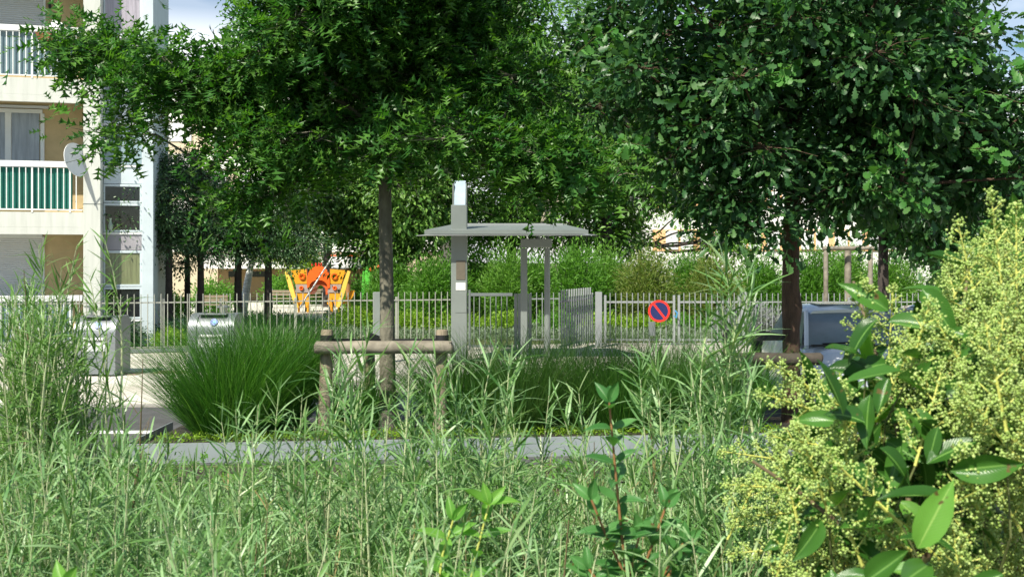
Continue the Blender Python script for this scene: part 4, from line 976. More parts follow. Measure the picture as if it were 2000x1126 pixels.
bgtree('ash_tree', 'feathery mid green tree behind the canopy', 1000, 37, 0, [BP(1050, 360, 130, 130, 37), BP(1010, 250, 140, 120, 37), BP(960, 440, 70, 60, 37)], 'bgleaf', 1600, 24, .18, .5, tr=.2, nl=18)
bgtree('maple', 'large leafy tree with twin dark trunks right of the canopy', 1185, 39, 0, [BP(1190, 350, 120, 110, 39), BP(1140, 220, 150, 130, 39), BP(1290, 330, 80, 70, 39), BP(1200, 455, 90, 32, 40)], 'bgdark', 1500, 22, .22, .5, tr=.26, nl=18)
bgtree('lime_tree', 'tall tree filling the sky behind the two oaks', 1120, 48, 0, [BP(1040, 120, 220, 130, 48), BP(880, 200, 150, 110, 48), BP(1230, 180, 160, 130, 48), BP(1060, 260, 200, 80, 48)], 'bgleaf', 2200, 22, .28, .7, tr=.3, nl=20)
bgtree('plane_tree', 'tall leafy tree behind the left oak crown', 640, 50, 0, [BP(640, 330, 130, 120, 50), BP(560, 260, 110, 70, 50), BP(760, 230, 120, 120, 50)], 'bgleaf', 1500, 22, .28, .7, tr=.25, nl=16)
bgtree('young_oak', 'dark shaded tree hanging low behind the tall timber frame', 1725, 21, 0, [BP(1800, 450, 85, 90, 21), BP(1850, 350, 140, 110, 21), BP(1745, 365, 80, 55, 21)], 'engoak', 1500, 18, .17, .34, tr=.14, tpl=ENGOAK, nl=16)
bgtree('roadside_tree', 'pale green tree at the far right beyond the cars', 1930, 40, 0, [BP(1930, 470, 110, 90, 40), BP(1990, 380, 120, 100, 40)], 'bgleaf', 900, 22, .2, .5, tr=.2)
bgtree('slim_tree', 'slender light tree in front of the white block above the hedge', 1250, 46, 0, [BP(1240, 440, 45, 40, 46), BP(1330, 400, 60, 28, 46), BP(1420, 470, 40, 30, 46)], 'bgleaf', 330, 16, .2, .6, tr=.1)
bgtree('garden_tree', 'yellow green small tree behind the low ochre building corner', 590, 52, 0, [BP(600, 505, 40, 22, 52)], 'bgyellow', 110, 20, .15, .4, tr=.1)
# dead bare branch in front of the ash
d = 35.0; mb = MB()
def dead(p, u, L, n):
    q = p + u * L; mb.tube([p, p.lerp(q, .5) + Vector((random.uniform(-.05, .05), 0, random.uniform(-.05, .05))), q], [.012 * n, .010 * n, .008 * n], 4, False)
    if n > 1:
        for s in (-1, 1, .3): dead(p.lerp(q, random.uniform(.6, 1)), (u + Vector((s * random.uniform(.5, 1), random.uniform(-.3, .3), random.uniform(-.1, .5)))).normalized(), L * .68, n - 1)
dead(W(1050, 470, d), Vector((.25, 0, 1)).normalized(), .9, 4)
tag(mb.build('dead_branch', mat('bare_grey_twig', (.30, .27, .20), .9)), 'bare forked grey branches in front of the feathery tree', 'branch')

# ================================================================== SHRUBS
def shrub(name, label, px, d, top_y, halfpx, lm, n, per, size, rad, group, base_y=None, tpl=SIMPLE, upright=.2, cat='shrub'):
    base = Vector((X(px, d), d, 0)); k_ = d / FPX; zt = Z(top_y, d); w = halfpx * k_
    root = thing(name, label, cat, tuple(base), group)
    blobs = []
    for i in range(6):
        a = random.uniform(0, 6.28); rr = random.uniform(.1, .55) * w
        h = zt * random.uniform(.72, 1.0)
        blobs.append((np.array([base.x + math.cos(a) * rr, base.y + math.sin(a) * rr * .7, h * .5]), np.array([w * random.uniform(.5, .75), w * .6, h * .5])))
    c, u = sample_blobs(blobs, n, .4); c[:, 2] = np.maximum(c[:, 2], .05)
    mb = MB()
    sel = RNG.choice(len(c), min(len(c), 50), replace=False)
    for j in sel:
        T = Vector(c[j]); mb.tube([base + Vector((random.uniform(-.1, .1), random.uniform(-.1, .1), 0)), base.lerp(T, .55) + Vector((0, 0, .1)), T], [.012, .009, .004], 4, False)
    mb.build('stems', M['barkdark'], root)
    V, F = crown_leaves(c, u * .5 + np.array([0, 0, upright]), tpl, per, rad, size, -.1, .5)
    V[:, 2] = np.maximum(V[:, 2], .01)
    np_mesh('foliage', V, F, M[lm], root)
hedge = [
 (745, 33.0, 560, 40, 'hedge', 'fresh green tall shrub right of the white drum shelter'), (775, 34.0, 487, 65, 'hedge', 'bright tall shrub directly behind the near oak trunk'),
 (850, 32.5, 492, 70, 'hedge', 'bright green tall shrub just left of the totem'), (925, 34.5, 462, 65, 'hedge', 'tall green shrub behind the pedestrian gate'),
 (990, 33.0, 472, 60, 'bgleaf', 'deeper green tall shrub between totem and canopy beam'), (1050, 34.0, 477, 60, 'hedge', 'bright shrub seen between the two canopy posts'),
 (1120, 33.0, 470, 65, 'hedge', 'leafy bright shrub above the open gate leaf'), (1195, 34.5, 477, 65, 'bgleaf', 'rounded green shrub above the left end of the double gate'),
 (1270, 33.0, 472, 65, 'hedgered', 'olive tinged shrub above the round no parking sign'), (1345, 35.0, 467, 60, 'hedge', 'wispy bright shrub right of the no parking sign'),
 (1410, 33.5, 487, 62, 'hedgered', 'bronze tipped shrub above the lavender'), (1480, 35.0, 484, 62, 'hedge', 'bright shrub just left of the right oak trunk'),
 (1595, 34.0, 477, 62, 'hedge', 'bright shrub between the oak trunk and timber frame'), (1660, 35.0, 472, 60, 'bgleaf', 'green shrub behind the tall timber frame'), (1740, 34.0, 492, 70, 'bgleaf', 'shaded green shrub right of the timber frame'),
 (1860, 36.0, 492, 80, 'bgleaf', 'shaded green shrub far right behind the fence')]
for px, d, ty, hp, lm, lab in hedge: shrub('tall_shrub', lab, px, d, ty, hp, lm, 850, 14, .165, .28, 'tall shrubs in the hedge behind the fence', tpl=NARROW, upright=.7)
low = [(690, 31.5, 598, 50, 'lowyellow', 'low bright shrub at the right foot of the play house'), (800, 30.8, 612, 60, 'lowyellow', 'low yellow green shrub behind the near stake frame'), (900, 30.8, 612, 55, 'lowyellow', 'low yellow green shrub behind the totem foot'),
       (985, 30.8, 615, 55, 'lowyellow', 'low yellow green shrub behind the pedestrian gate'), (1085, 30.8, 612, 55, 'hedge', 'low green shrub behind the round canopy post'), (1180, 30.8, 615, 55, 'lowyellow', 'low yellow green shrub left of the no parking sign'),
       (1260, 30.8, 620, 50, 'lowyellow', 'low yellow green shrub under the no parking sign'), (1350, 30.8, 622, 55, 'hedge', 'low green shrub beside the lavender')]
for px, d, ty, hp, lm, lab in low: shrub('low_shrub', lab, px, d, ty, hp, lm, 260, 12, .10, .2, 'low shrubs in front of the hedge')
for px, d, ty, hp, lab in ((1425, 29.3, 600, 45, 'grey lilac lavender bush left of the broad gate post'), (1490, 29.3, 590, 45, 'large silvery lavender bush just left of the right oak trunk'), (1580, 29.5, 605, 45, 'grey lavender bush behind the silver car')):
    shrub('lavender_bush', lab, px, d, ty, hp, 'lavender', 330, 12, .12, .18, 'lavender bushes', tpl=NARROW, upright=1.2)
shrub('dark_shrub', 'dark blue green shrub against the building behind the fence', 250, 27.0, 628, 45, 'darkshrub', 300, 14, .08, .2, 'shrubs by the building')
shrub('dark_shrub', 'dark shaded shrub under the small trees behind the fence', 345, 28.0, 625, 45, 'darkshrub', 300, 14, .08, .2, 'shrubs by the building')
shrub('green_shrub', 'bright low green shrub behind the fence left of the right waste column', 325, 26.3, 648, 40, 'lowyellow', 300, 14, .08, .18, 'shrubs by the building')
shrub('green_shrub', 'leafy green shrub beneath the birch', 425, 45, 545, 50, 'hedge', 300, 14, .14, .3, 'shrubs by the playground')
shrub('green_shrub', 'leafy shrub between birch and play house', 545, 53, 540, 40, 'hedge', 250, 14, .16, .3, 'shrubs by the playground')
shrub('green_shrub', 'dark leafy shrub seen below the play tunnel', 610, 54, 555, 60, 'bgleaf', 300, 14, .16, .3, 'shrubs by the playground')
shrub('green_shrub', 'leafy green shrub left of the white drum post', 700, 47.5, 545, 35, 'hedge', 250, 14, .14, .3, 'shrubs by the playground')
shrub('green_shrub', 'green shrub under the dark trees by the bench', 325, 40, 575, 50, 'bgleaf', 250, 14, .14, .3, 'shrubs by the playground')
# silvery ground cover in front of the low shrubs (nobody could count it)
n = 16000
xx = RNG.uniform(X(640, 30), X(1560, 30), n); yy = RNG.uniform(28.6, 30.6, n); hh = .26 + .12 * np.sin(xx * 3.1) * np.cos(yy * 2.3) + RNG.normal(size=n) * .04
hh *= np.clip((yy - 28.55) / .4, .3, 1)
V, F = place(NARROW, np.stack([xx, yy, np.maximum(.03, hh * RNG.uniform(.3, 1, n))], 1), RNG.normal(size=(n, 3)) * .6 + np.array([0, -.3, 1]), RNG.normal(size=(n, 3)), .10 * RNG.uniform(.6, 1.2, n), 1.6 * np.ones(n))
tag(np_mesh('ground_cover', V, F, M['santolina']), 'silvery grey green ground cover in a band behind the fence', 'ground cover', kind='stuff')
n = 9000
xx = RNG.uniform(-9.6, -4.2, n); yy = RNG.uniform(28.0, 40.0, n)
k1 = (yy < 41) & ~((np.abs((xx + 3.75 + (yy - 30.8) * .46)) < .7)); xx, yy = xx[k1], yy[k1]; n = len(xx)
V, F = place(NARROW, np.stack([xx, yy, RNG.uniform(.02, .28, n)], 1), RNG.normal(size=(n, 3)) * .6 + np.array([0, -.3, 1]), RNG.normal(size=(n, 3)), .13 * RNG.uniform(.6, 1.2, n), 1.6 * np.ones(n))
tag(np_mesh('ground_cover', V, F, M['santolina']), 'grey green ground cover beside the white park path', 'ground cover', kind='stuff')

# ================================================================== ORNAMENTAL GRASSES
def blades(cx, cy, z0, n, L, spread, lean, w, curve):
    """arching blades from a crown of radius spread"""
    a = RNG.uniform(0, 2 * math.pi, n); r = np.sqrt(RNG.uniform(0, 1, n)) * spread
    bx, by = cx + np.cos(a) * r, cy + np.sin(a) * r * .8
    ln = L * RNG.uniform(.5, 1.12, n); out = (r / spread) * lean + np.abs(RNG.normal(size=n)) * .2
    az = a + RNG.normal(size=n) * .5
    seg = 6; V = np.zeros((n, (seg + 1) * 2, 3)); px_, py_, pz_ = bx.copy(), by.copy(), np.full(n, z0)
    side = np.stack([-np.sin(az + RNG.normal(size=n)), np.cos(az + RNG.normal(size=n)), np.zeros(n)], 1)
    cu = curve * RNG.uniform(.3, 1.6, n)
    for i in range(seg + 1):
        t = i / seg; ww = w * (1 - t) ** .6 * .5 + .0006
        P = np.stack([px_, py_, pz_], 1); V[:, 2 * i] = P - side * ww; V[:, 2 * i + 1] = P + side * ww
        th = out + cu * t * t
        px_ = px_ + np.cos(az) * np.sin(th) * ln / seg; py_ = py_ + np.sin(az) * np.sin(th) * ln / seg; pz_ = pz_ + np.cos(th) * ln / seg
    f0 = np.array([(2 * i, 2 * i + 1, 2 * i + 3, 2 * i + 2) for i in range(seg)])
    F = (f0[None] + (np.arange(n) * (seg + 1) * 2)[:, None, None]).reshape(-1, 4)
    return V.reshape(-1, 3), F
def grass(label, px, d, n, L, spread, lean, lm, w=.0055, curve=.75):
    x = X(px, d); V, F = blades(x, d, .15, n, L, spread, lean, w, curve)
    o = np_mesh('grass_clump', V, F, M[lm]); tag(o, label, 'ornamental grass', 'ornamental grass clumps in the steel planter'); return o
grass('big dark green grass clump fanning out in front of the steel waste column', 450, 12.6, 4200, 1.50, .40, .52, 'grass')
grass('upright dark green grass clump touching the near stake frame', 535, 13.0, 3800, 1.56, .34, .28, 'grass')
grass('short dark grass clump between the stake frame legs', 700, 13.1, 1300, .95, .35, .35, 'grass')
grass('dark grass clump at the right leg of the near stake frame', 905, 13.0, 2300, 1.25, .38, .45, 'grass')
grass('open wispy grass clump below the grey screen panel', 1010, 12.9, 2400, 1.3, .36, .5, 'grassdull', curve=.35)
grass('wispy grass clump below the open gate leaf', 1120, 13.1, 2100, 1.25, .36, .5, 'grassdull', curve=.35)
grass('green grass clump below the left part of the double gate', 1225, 13.0, 2300, 1.25, .38, .45, 'grass', curve=.4)
grass('green grass clump below the no parking sign', 1320, 13.1, 2200, 1.25, .38, .45, 'grassdull', curve=.4)
grass('green grass clump left of the shaded stake frame', 1415, 13.2, 1700, 1.15, .34, .42, 'grass', curve=.4)
# small leafy weeds along the edging
n = 5000; xx = RNG.uniform(-4.0, 3.2, n); yy = 11.9 + (xx + 4) * .104 + RNG.uniform(0, .35, n)
V, F = place(SIMPLE, np.stack([xx, yy, .17 + RNG.uniform(0, .07, n)], 1), RNG.normal(size=(n, 3)), RNG.normal(size=(n, 3)) * .4 + np.array([0, 0, 1]), .045 * RNG.uniform(.6, 1.3, n))
tag(np_mesh('planter_weeds', V, F, M['lowyellow']), 'low bright green weeds inside the steel planter edging', 'ground cover', kind='stuff')

# ================================================================== FOREGROUND WILLOW SHRUBS
LEAFS = [strip_leaf(.056, 6, c) for c in (.10, .35, .7, -.25)]
def shoots_mesh(tips, bases, leafL, nleaf, r0, name_stem, name_leaf, root, lm, sm, frac=.62, up=.75):
    """tips, bases (N,3); leaves alternate along the upper part of each shoot"""
    N = len(tips); sm_mb = MB(); pos = []; ax = []; nr = []; sz = []
    for i in range(N):
        A, B = bases[i], tips[i]; L = np.linalg.norm(B - A)
        bend = RNG.normal(size=3) * .06 * L; bend[2] = abs(bend[2]) * .5
        mid = (A + B) / 2 + bend + np.array([(B[0] - A[0]) * -.12, (B[1] - A[1]) * -.12, .0])
        ts = np.linspace(0, 1, 6)[:, None]; P = (1 - ts) ** 2 * A + 2 * ts * (1 - ts) * mid + ts ** 2 * B
        sm_mb.tube(P, [r0 * (1 - .8 * t) for t in ts[:, 0]], 4, False)
        m = int(nleaf * RNG.uniform(.75, 1.2)); t = (1 - frac) + frac * np.sort(RNG.uniform(0, 1, m)) ** .9; t[-4:] = np.array([.97, .98, .99, 1.0])
        tt = t[:, None]; pp = (1 - tt) ** 2 * A + 2 * tt * (1 - tt) * mid + tt ** 2 * B
        tg = norm(2 * (1 - tt) * (mid - A) + 2 * tt * (B - mid))
        phi = np.arange(m) * 2.4 + RNG.normal(size=m) * .5
        e1 = norm(np.cross(tg, np.array([0, 1.0, 0.1]))); e2 = np.cross(tg, e1)
        rad = np.cos(phi)[:, None] * e1 + np.sin(phi)[:, None] * e2
        op = (.55 + .5 * (1 - (t - (1 - frac)) / frac))[:, None] * RNG.uniform(.5, 1.5, (m, 1))
        pos.append(pp); ax.append(norm(tg * up + rad * op)); nr.append(norm(tg - rad * .3 + RNG.normal(size=(m, 3)) * .35)); sz.append(leafL * RNG.uniform(.55, 1.15, m) * (1 - .35 * np.clip((t - .93) / .07, 0, 1)))
    pos = np.concatenate(pos); ax = np.concatenate(ax); nr = np.concatenate(nr); sz = np.concatenate(sz)
    which = RNG.integers(0, len(LEAFS), len(pos)); parts = []
    for q in range(len(LEAFS)):
        kx = which == q; parts.append(place(LEAFS[q], pos[kx], ax[kx], nr[kx], sz[kx], RNG.uniform(.8, 1.25, kx.sum())))
    V, F = merge(parts)
    sm_mb.build(name_stem, sm, root); np_mesh(name_leaf, V, F, lm, root, smooth=True)

def willow(label, px, d, half, ylow, yhigh, n, leafL=.10, lm='willow', tall=.3, nleaf=50, sm='stem', r0=.0042, depth=.45, peak=None, group='narrow leaved shrubs in the foreground', spl=1.0, frac=.62, tips_extra=None):
    base = np.array([X(px, d), d, 0.0]); root = thing('willow_shrub', label, 'shrub', tuple(base), group)
    k_ = d / FPX; tips = []; bases = []
    for i in range(n):
        u = max(-1.15, min(1.15, random.gauss(0, .5))); dd = d + random.uniform(-depth, depth)
        if random.random() < tall: yt = random.uniform(yhigh + 40, ylow)
        else: yt = random.uniform(ylow + 10, ylow + 230)
        yt += (u * u) * (ylow - yhigh) * .5
        T = np.array([X(px + u * half, dd), dd, Z(yt, dd)])
        L = random.uniform(.55, 1.0) * min(1.0, T[2] * .8)
        B = np.array([T[0] + (base[0] - T[0]) * .35 * L + random.gauss(0, .05), T[1] + (base[1] - T[1]) * .3 * L + random.gauss(0, .04), T[2] - L])
        tips.append(T); bases.append(B)
    for (a, b, dd) in (tips_extra or []):
        T = np.array(W(a, b, dd)); tips.append(T); bases.append(T + np.array([random.gauss(0, .05), .05, -.55]))
    shoots_mesh(np.array(tips), np.array(bases), leafL * 1.1, nleaf, r0, 'stems', 'leaves', root, M[lm], M[sm], frac)
    # main stools from the ground
    mb = MB()
    for j in range(0, len(bases), 5):
        Bq = Vector(bases[j]); mb.tube([Vector(base) + Vector((random.uniform(-.08, .08), random.uniform(-.08, .08), 0)), Vector(base).lerp(Bq, .5) + Vector((0, 0, .05)), Bq], [.009, .007, .004], 5, False)
    for j in range(5):
        T = Vector(tips[random.randrange(len(tips))]) + Vector((random.gauss(0, .1), random.gauss(0, .1), random.uniform(-.08, .05)))
        q = Vector(base).lerp(T, .6) + Vector((random.gauss(0, .05), 0, 0)); mb.tube([q, q.lerp(T, .6) + Vector((random.gauss(0, .02), 0, 0)), T], [.004, .003, .001], 4, False)
        for z in range(4): w0 = q.lerp(T, .4 + .13 * z); mb.tube([w0, w0 + Vector((random.gauss(0, .05), random.gauss(0, .03), random.uniform(.03, .09)))], [.0015, .0006], 3, False)
    mb.build('branches', M['stembrown'], root)
# tall feathery one at the left edge
willow('tall feathery olive green shrub filling the left edge before the building', 70, 3.3, 125, 760, 500, 135, .085, 'willowdark', .8, 48, depth=.3, frac=.75, tips_extra=[(150, 480, 3.3), (75, 480, 3.2), (205, 470, 3.4), (120, 520, 3.3), (175, 540, 3.2), (30, 590, 3.2), (205, 580, 3.3), (60, 545, 3.4), (10, 640, 3.3), (140, 600, 3.3), (100, 640, 3.3), (50, 700, 3.3), (150, 680, 3.3)])
willow('silvery narrow leaved shrub at bottom left under the tall feathery one', 120, 2.6, 330, 900, 800, 110, .085, 'willow', .35)
willow('silvery narrow leaved shrub below the big dark grass clump', 480, 2.9, 260, 940, 740, 108, .09, 'willow', .20, tips_extra=[(545, 760, 2.9), (505, 790, 2.9), (590, 775, 2.9), (460, 800, 2.8), (240, 760, 3.0)])
willow('silvery narrow leaved shrub with tall pale shoots before the near stake frame', 770, 2.9, 240, 930, 690, 114, .10, 'willow', .32, tips_extra=[(720, 640, 2.9), (690, 690, 2.9), (800, 690, 2.9), (850, 700, 2.9), (650, 730, 2.8), (880, 740, 3.0)])
willow('silvery narrow leaved shrub with arching shoots right of the stake frame', 1000, 3.0, 230, 930, 720, 108, .10, 'willow', .30, tips_extra=[(960, 700, 3.0), (995, 690, 3.0), (1090, 780, 3.0), (1130, 760, 3.1)])
willow('tallest narrow leaved shrub whose shoots rise over the double gate', 1340, 2.9, 230, 920, 640, 121, .11, 'willow', .32, tips_extra=[(1415, 505, 2.9), (1405, 560, 2.9), (1440, 620, 2.9), (1385, 620, 2.9), (1280, 700, 2.9), (1250, 720, 3.0), (1430, 690, 2.9), (1460, 540, 3.0)])
willow('low narrow leaved shrub beneath the flowering shrub at right', 1560, 3.2, 250, 900, 760, 70, .09, 'willow', .3)
willow('narrow leaved shrub low at the bottom centre nearest the viewer', 900, 2.0, 360, 1120, 960, 80, .08, 'willow', .3)
willow('narrow leaved shrub low in the bottom left corner nearest the viewer', 330, 2.0, 330, 1120, 950, 80, .08, 'willow', .3)
willow('narrow leaved shrub low at the bottom right of centre nearest the viewer', 1330, 2.1, 300, 1110, 960, 70, .08, 'willow', .3)
# the continuous low mass of the same shoots behind, up to the steel edging
n = 1500; tips = []; bases = []
for i in range(n):
    dd = 3.6 + 7.5 * random.random() ** 1.1; px = random.uniform(-80, 1800)
    yt = 965 + abs(random.gauss(0, 75)) - (45 if random.random() < .08 else 0)
    if px < 300 and dd < 7: yt -= 120 * (1 - max(px, 0) / 300)
    T = np.array([X(px, dd), dd, max(.12, Z(yt, dd))]); L = min(T[2], random.uniform(.4, .8)); tips.append(T)
    bases.append(T + np.array([random.gauss(0, .12), random.gauss(0, .12), -L]))
root = thing('shrub_mass', 'dense carpet of narrow silvery shoots reaching back to the steel edging', 'ground cover', (0, 6, 0)); root['kind'] = 'stuff'
shoots_mesh(np.array(tips), np.array(bases), .12, 40, .004, 'stems', 'leaves', root, M['willow'], M['stem'], .85)
n = 26000; dd = RNG.uniform(2.0, 11.6, n); xx = (RNG.uniform(-150, 2100, n) - 1000) / FPX * dd
V, F = place(SIMPLE, np.stack([xx, dd, RNG.uniform(.02, .16, n)], 1), RNG.normal(size=(n, 3)), RNG.normal(size=(n, 3)) * .5 + np.array([0, 0, 1]), .06 * RNG.uniform(.6, 1.4, n))
tag(np_mesh('bed_ground_cover', V, F, M['hedge']), 'small leafy ground cover under the foreground shrubs', 'ground cover', kind='stuff')

M['straw'] = leafmat('straw_leaf', [(0.30, 0.22, 0.09), (0.42, 0.33, 0.16)], 0.7, 0.2)
root = thing('dry_stalks', 'scattered straw coloured dead stalks among the silvery shoots', 'dead stalks', (0, 5, 0)); root['kind'] = 'stuff'
tips = []; bases = []
for i in range(70):
    dd = random.uniform(2.3, 7); T = np.array([X(random.uniform(0, 1500), dd), dd, Z(random.uniform(900, 1090), dd)]); tips.append(T); bases.append(T + np.array([random.gauss(0, .18), random.gauss(0, .15), -min(T[2], .5)]))
shoots_mesh(np.array(tips), np.array(bases), .07, 10, .003, 'stems', 'leaves', root, M['straw'], M['stembrown'], .8)
# ================================================================== FLOWERING PRIVET (right foreground)
OCT = (np.array([(1, 0, 0), (-1, 0, 0), (0, 1, 0), (0, -1, 0), (0, 0, 1.2), (0, 0, -1.2)], float), np.array([(0, 2, 4), (2, 1, 4), (1, 3, 4), (3, 0, 4), (2, 0, 5), (1, 2, 5), (3, 1, 5), (0, 3, 5)]))
def panicle(A, u, L, mb, buds, dens=1.0):
    u = Vector(u).normalized(); A = Vector(A)
    e1 = u.cross(Vector((0, 1, .2))).normalized(); e2 = u.cross(e1)
    mb.tube([A, A + u * L * .5, A + u * L], [.0026, .0018, .0008], 4, False)
    m = int(13 * dens) + 4
    for i in range(m):
        t = .12 + .88 * i / m; P = A + u * L * t; phi = i * 2.4 + random.random()
        s = (e1 * math.cos(phi) + e2 * math.sin(phi)) + u * .75; s.normalize(); l2 = L * (.40 * (1 - t) ** 1.2 + .06) * random.uniform(.5, 1.15)
        Q = P + s * l2; mb.tube([P, Q], [.0012, .0007], 3, False)
        nb = max(2, int(l2 / .011))
        for j in range(nb):
            c = P.lerp(Q, (j + 1) / nb)
            kx = RNG.normal(size=(random.randint(6, 15), 3)) * (.0036 if j % 2 else .0056)
            buds.append(kx + np.array(c))
    buds.append(RNG.normal(size=(8, 3)) * .004 + np.array(A + u * L))
def privet_leaf(P, u, nrm, L, acc):
    acc.append((np.array(P), np.array(u), np.array(nrm), L))
def privet_shrub(label, base, pans, leaves, auto_leaves, stems):
    root = thing('flowering_privet', label, 'shrub', base, 'flowering privets')
    mb = MB(); mbs = MB(); buds = []
    B = Vector(base)
    for (px, py, d, dirx, diry, L) in pans:
        T = W(px, py, d); u = Vector((dirx, random.uniform(-.35, .1), -diry)).normalized(); A = T - u * L
        panicle(A, u, L, mb, buds)
        j = A - u * .10 + Vector((0, .03, -.05)); mbs.tube([A, A.lerp(j, .5) + Vector((random.gauss(0, .006), .004, .004)), j, j.lerp(B, .04) + Vector((0, .03, 0)), j.lerp(B, .09) + Vector((0, .07, 0))], [.0014, .0015, .0017, .0018, .002], 5, False)
    for st in stems: MB().tube([W(*p) + Vector((0, random.uniform(-.02, .02), 0)) for p in st], [.0042 - .0022 * i / len(st) for i in range(len(st))], 7, False).build('branch', M['stembrown'], root, smooth=True)
    mb.build('flower_stalks', M['stemlime'], root); mbs.build('twigs', M['twiggreen'], root)
    bp = np.concatenate(buds); V, F = place(OCT, bp, RNG.normal(size=bp.shape), RNG.normal(size=bp.shape), .0018 * RNG.uniform(.6, 1.5, len(bp))); np_mesh('flower_buds', V, F, M['buds'], root)
    acc = []
    for (p0, p1, d0, d1_, nrm) in leaves:
        A, Bq = W(p0[0], p0[1], d0), W(p1[0], p1[1], d1_); privet_leaf(A, (Bq - A).normalized(), nrm, (Bq - A).length, acc)
    for (px, py, d) in auto_leaves:
        u = Vector((random.gauss(0, .8), random.gauss(-.1, .5), random.gauss(-.1, .7))).normalized()
        privet_leaf(W(px, py, d), u, Vector((random.gauss(-.1, .4), random.gauss(-.5, .4), random.gauss(.8, .3))), random.uniform(.055, .095), acc)
    for nm, mm, sel in (('leaves', 'privet', lambda i: i % 17), ('young_leaves', 'privetyoung', lambda i: not i % 17)):
        parts = []; UV = []
        for q, tpl in enumerate(PRIVET):
            it = [a for i, a in enumerate(acc) if i % 3 == q and sel(i)]
            if not it: continue
            parts.append(place(tpl, np.array([a[0] for a in it]), np.array([a[1] for a in it]), np.array([a[2] for a in it]), np.array([a[3] for a in it])))
            UV.append(np.tile(tpl[2], (len(it), 1)))
        if parts: V, F = merge(parts); np_mesh(nm, V, F, M[mm], root, smooth=True, uv=np.concatenate(UV))
    return root
def left_edge(y):
    pts = [(370, 1975), (430, 1920), (520, 1820), (620, 1780), (700, 1700), (780, 1560), (900, 1490), (1000, 1490), (1126, 1540)]
    for (a, xa), (b, xb) in zip(pts[:-1], pts[1:]):
        if a <= y <= b: return xa + (xb - xa) * (y - a) / (b - a)
    return 1500
pans = []
for i in range(88):
    y = random.uniform(430, 1130); x0 = left_edge(y); x = x0 + (2040 - x0) * random.random()
    # leafy windows in the middle with few flowers
    if 1600 < x < 1900 and 740 < y < 930 and random.random() < .75: continue
    if 1620 < x < 1880 and 960 < y and random.random() < .6: continue
    pans.append((x, y, random.uniform(1.7, 2.5) if y < 800 else random.uniform(1.45, 2.2), random.uniform(-.7, .35), -random.uniform(.5, 1), random.uniform(.11, .19)))
for i in range(85):
    y = random.uniform(560, 1130); x0 = left_edge(y); x = x0 + (2050 - x0) * random.random()
    if ((1620 < x < 1880 and 760 < y < 930) or (1660 < x < 1840 and y > 980)) and random.random() < .8: continue
    pans.append((x, y, random.uniform(1.45, 1.8), random.uniform(-.8, .3), -random.uniform(.3, 1), random.uniform(.11, .17)))
for i in range(12): pans.append((random.uniform(1880, 2040), random.uniform(700, 1120), random.uniform(1.4, 1.6), random.uniform(-.6, .2), -.8, .14))
edge = [(1690, 545, -.1, -1), (1745, 555, 0, -1), (1870, 430, -.2, -1), (1935, 375, -.1, -1), (1985, 395, 0, -1), (1500, 705, -.8, -.5), (1480, 765, -.9, -.3), (1405, 880, -1, -.15), (1415, 945, -1, -.1), (1430, 1010, -1, 0), (1560, 740, -.5, -.7), (1420, 1080, -1, .1), (1770, 620, -.2, -1), (1850, 560, -.2, -1), (1920, 480, -.1, -1), (1980, 520, .1, -1), (1585, 800, -.9, -.4), (1500, 850, -.9, -.2), (1560, 880, -.9, -.2), (1530, 960, -.9, -.1), (1540, 1040, -.9, .1), (1700, 700, -.4, -1)]
for x, y, a, b in edge: pans.append((x, y, random.uniform(1.65, 2.0), a, b, random.uniform(.14, .2)))
al = []
for i in range(620):
    y = random.uniform(440, 1180); x0 = left_edge(min(y, 1125)) + 60; al.append((x0 + (2060 - x0) * random.random(), y, random.uniform(2.0, 2.9)))
for i in range(100): al.append((random.uniform(1570, 1930), random.uniform(700, 960), random.uniform(1.6, 2.1)))
for i in range(22): al.append((random.uniform(1620, 1920), random.uniform(730, 930), random.uniform(1.45, 1.7)))
for i in range(30): al.append((random.uniform(1700, 1990), random.uniform(560, 1000), random.uniform(1.55, 1.8)))
for i in range(20): al.append((random.uniform(1600, 1900), random.uniform(960, 1140), random.uniform(1.4, 1.65)))
for i in range(45): al.append((random.uniform(1600, 1900), random.uniform(960, 1150), random.uniform(1.6, 2.1)))
for i in range(80):
    y = random.uniform(560, 1126); al.append((left_edge(y) + 60 + random.random() * 500, y, random.uniform(1.6, 2.1)))
F_ = Vector((-.2, -.85, .5))
heroes = [((1792, 1070), (1860, 942), 1.35, 1.33, Vector((-.3, -.9, .3))), ((1770, 800), (1868, 880), 1.55, 1.5, Vector((-.1, -.6, .8))), ((1832, 770), (1742, 742), 1.6, 1.55, Vector((0, -.7, .7))),
          ((1700, 770), (1680, 870), 1.55, 1.52, Vector((-.8, -.5, .2))), ((1700, 1125), (1620, 1120), 1.3, 1.3, Vector((0, -.6, .8))), ((1690, 1135), (1780, 1075), 1.25, 1.22, Vector((-.4, -.8, .6))), ((1760, 1140), (1830, 1085), 1.3, 1.35, F_),
          ((1605, 870), (1680, 885), 1.6, 1.6, Vector((.1, -.5, .8))), ((1940, 830), (1990, 860), 1.55, 1.5, F_), ((1735, 930), (1700, 1000), 1.55, 1.5, F_), ((1960, 1120), (1880, 1150), 1.3, 1.3, F_), ((1760, 870), (1740, 950), 1.5, 1.5, Vector((-.6, -.7, .3))),
          ((1900, 960), (1960, 1020), 1.6, 1.6, F_), ((1560, 1010), (1500, 1080), 1.6, 1.6, F_), ((1840, 620), (1790, 640), 1.8, 1.75, Vector((.2, -.5, .8))), ((1650, 720), (1680, 760), 1.7, 1.7, F_), ((1755, 720), (1800, 690), 1.7, 1.7, F_)]
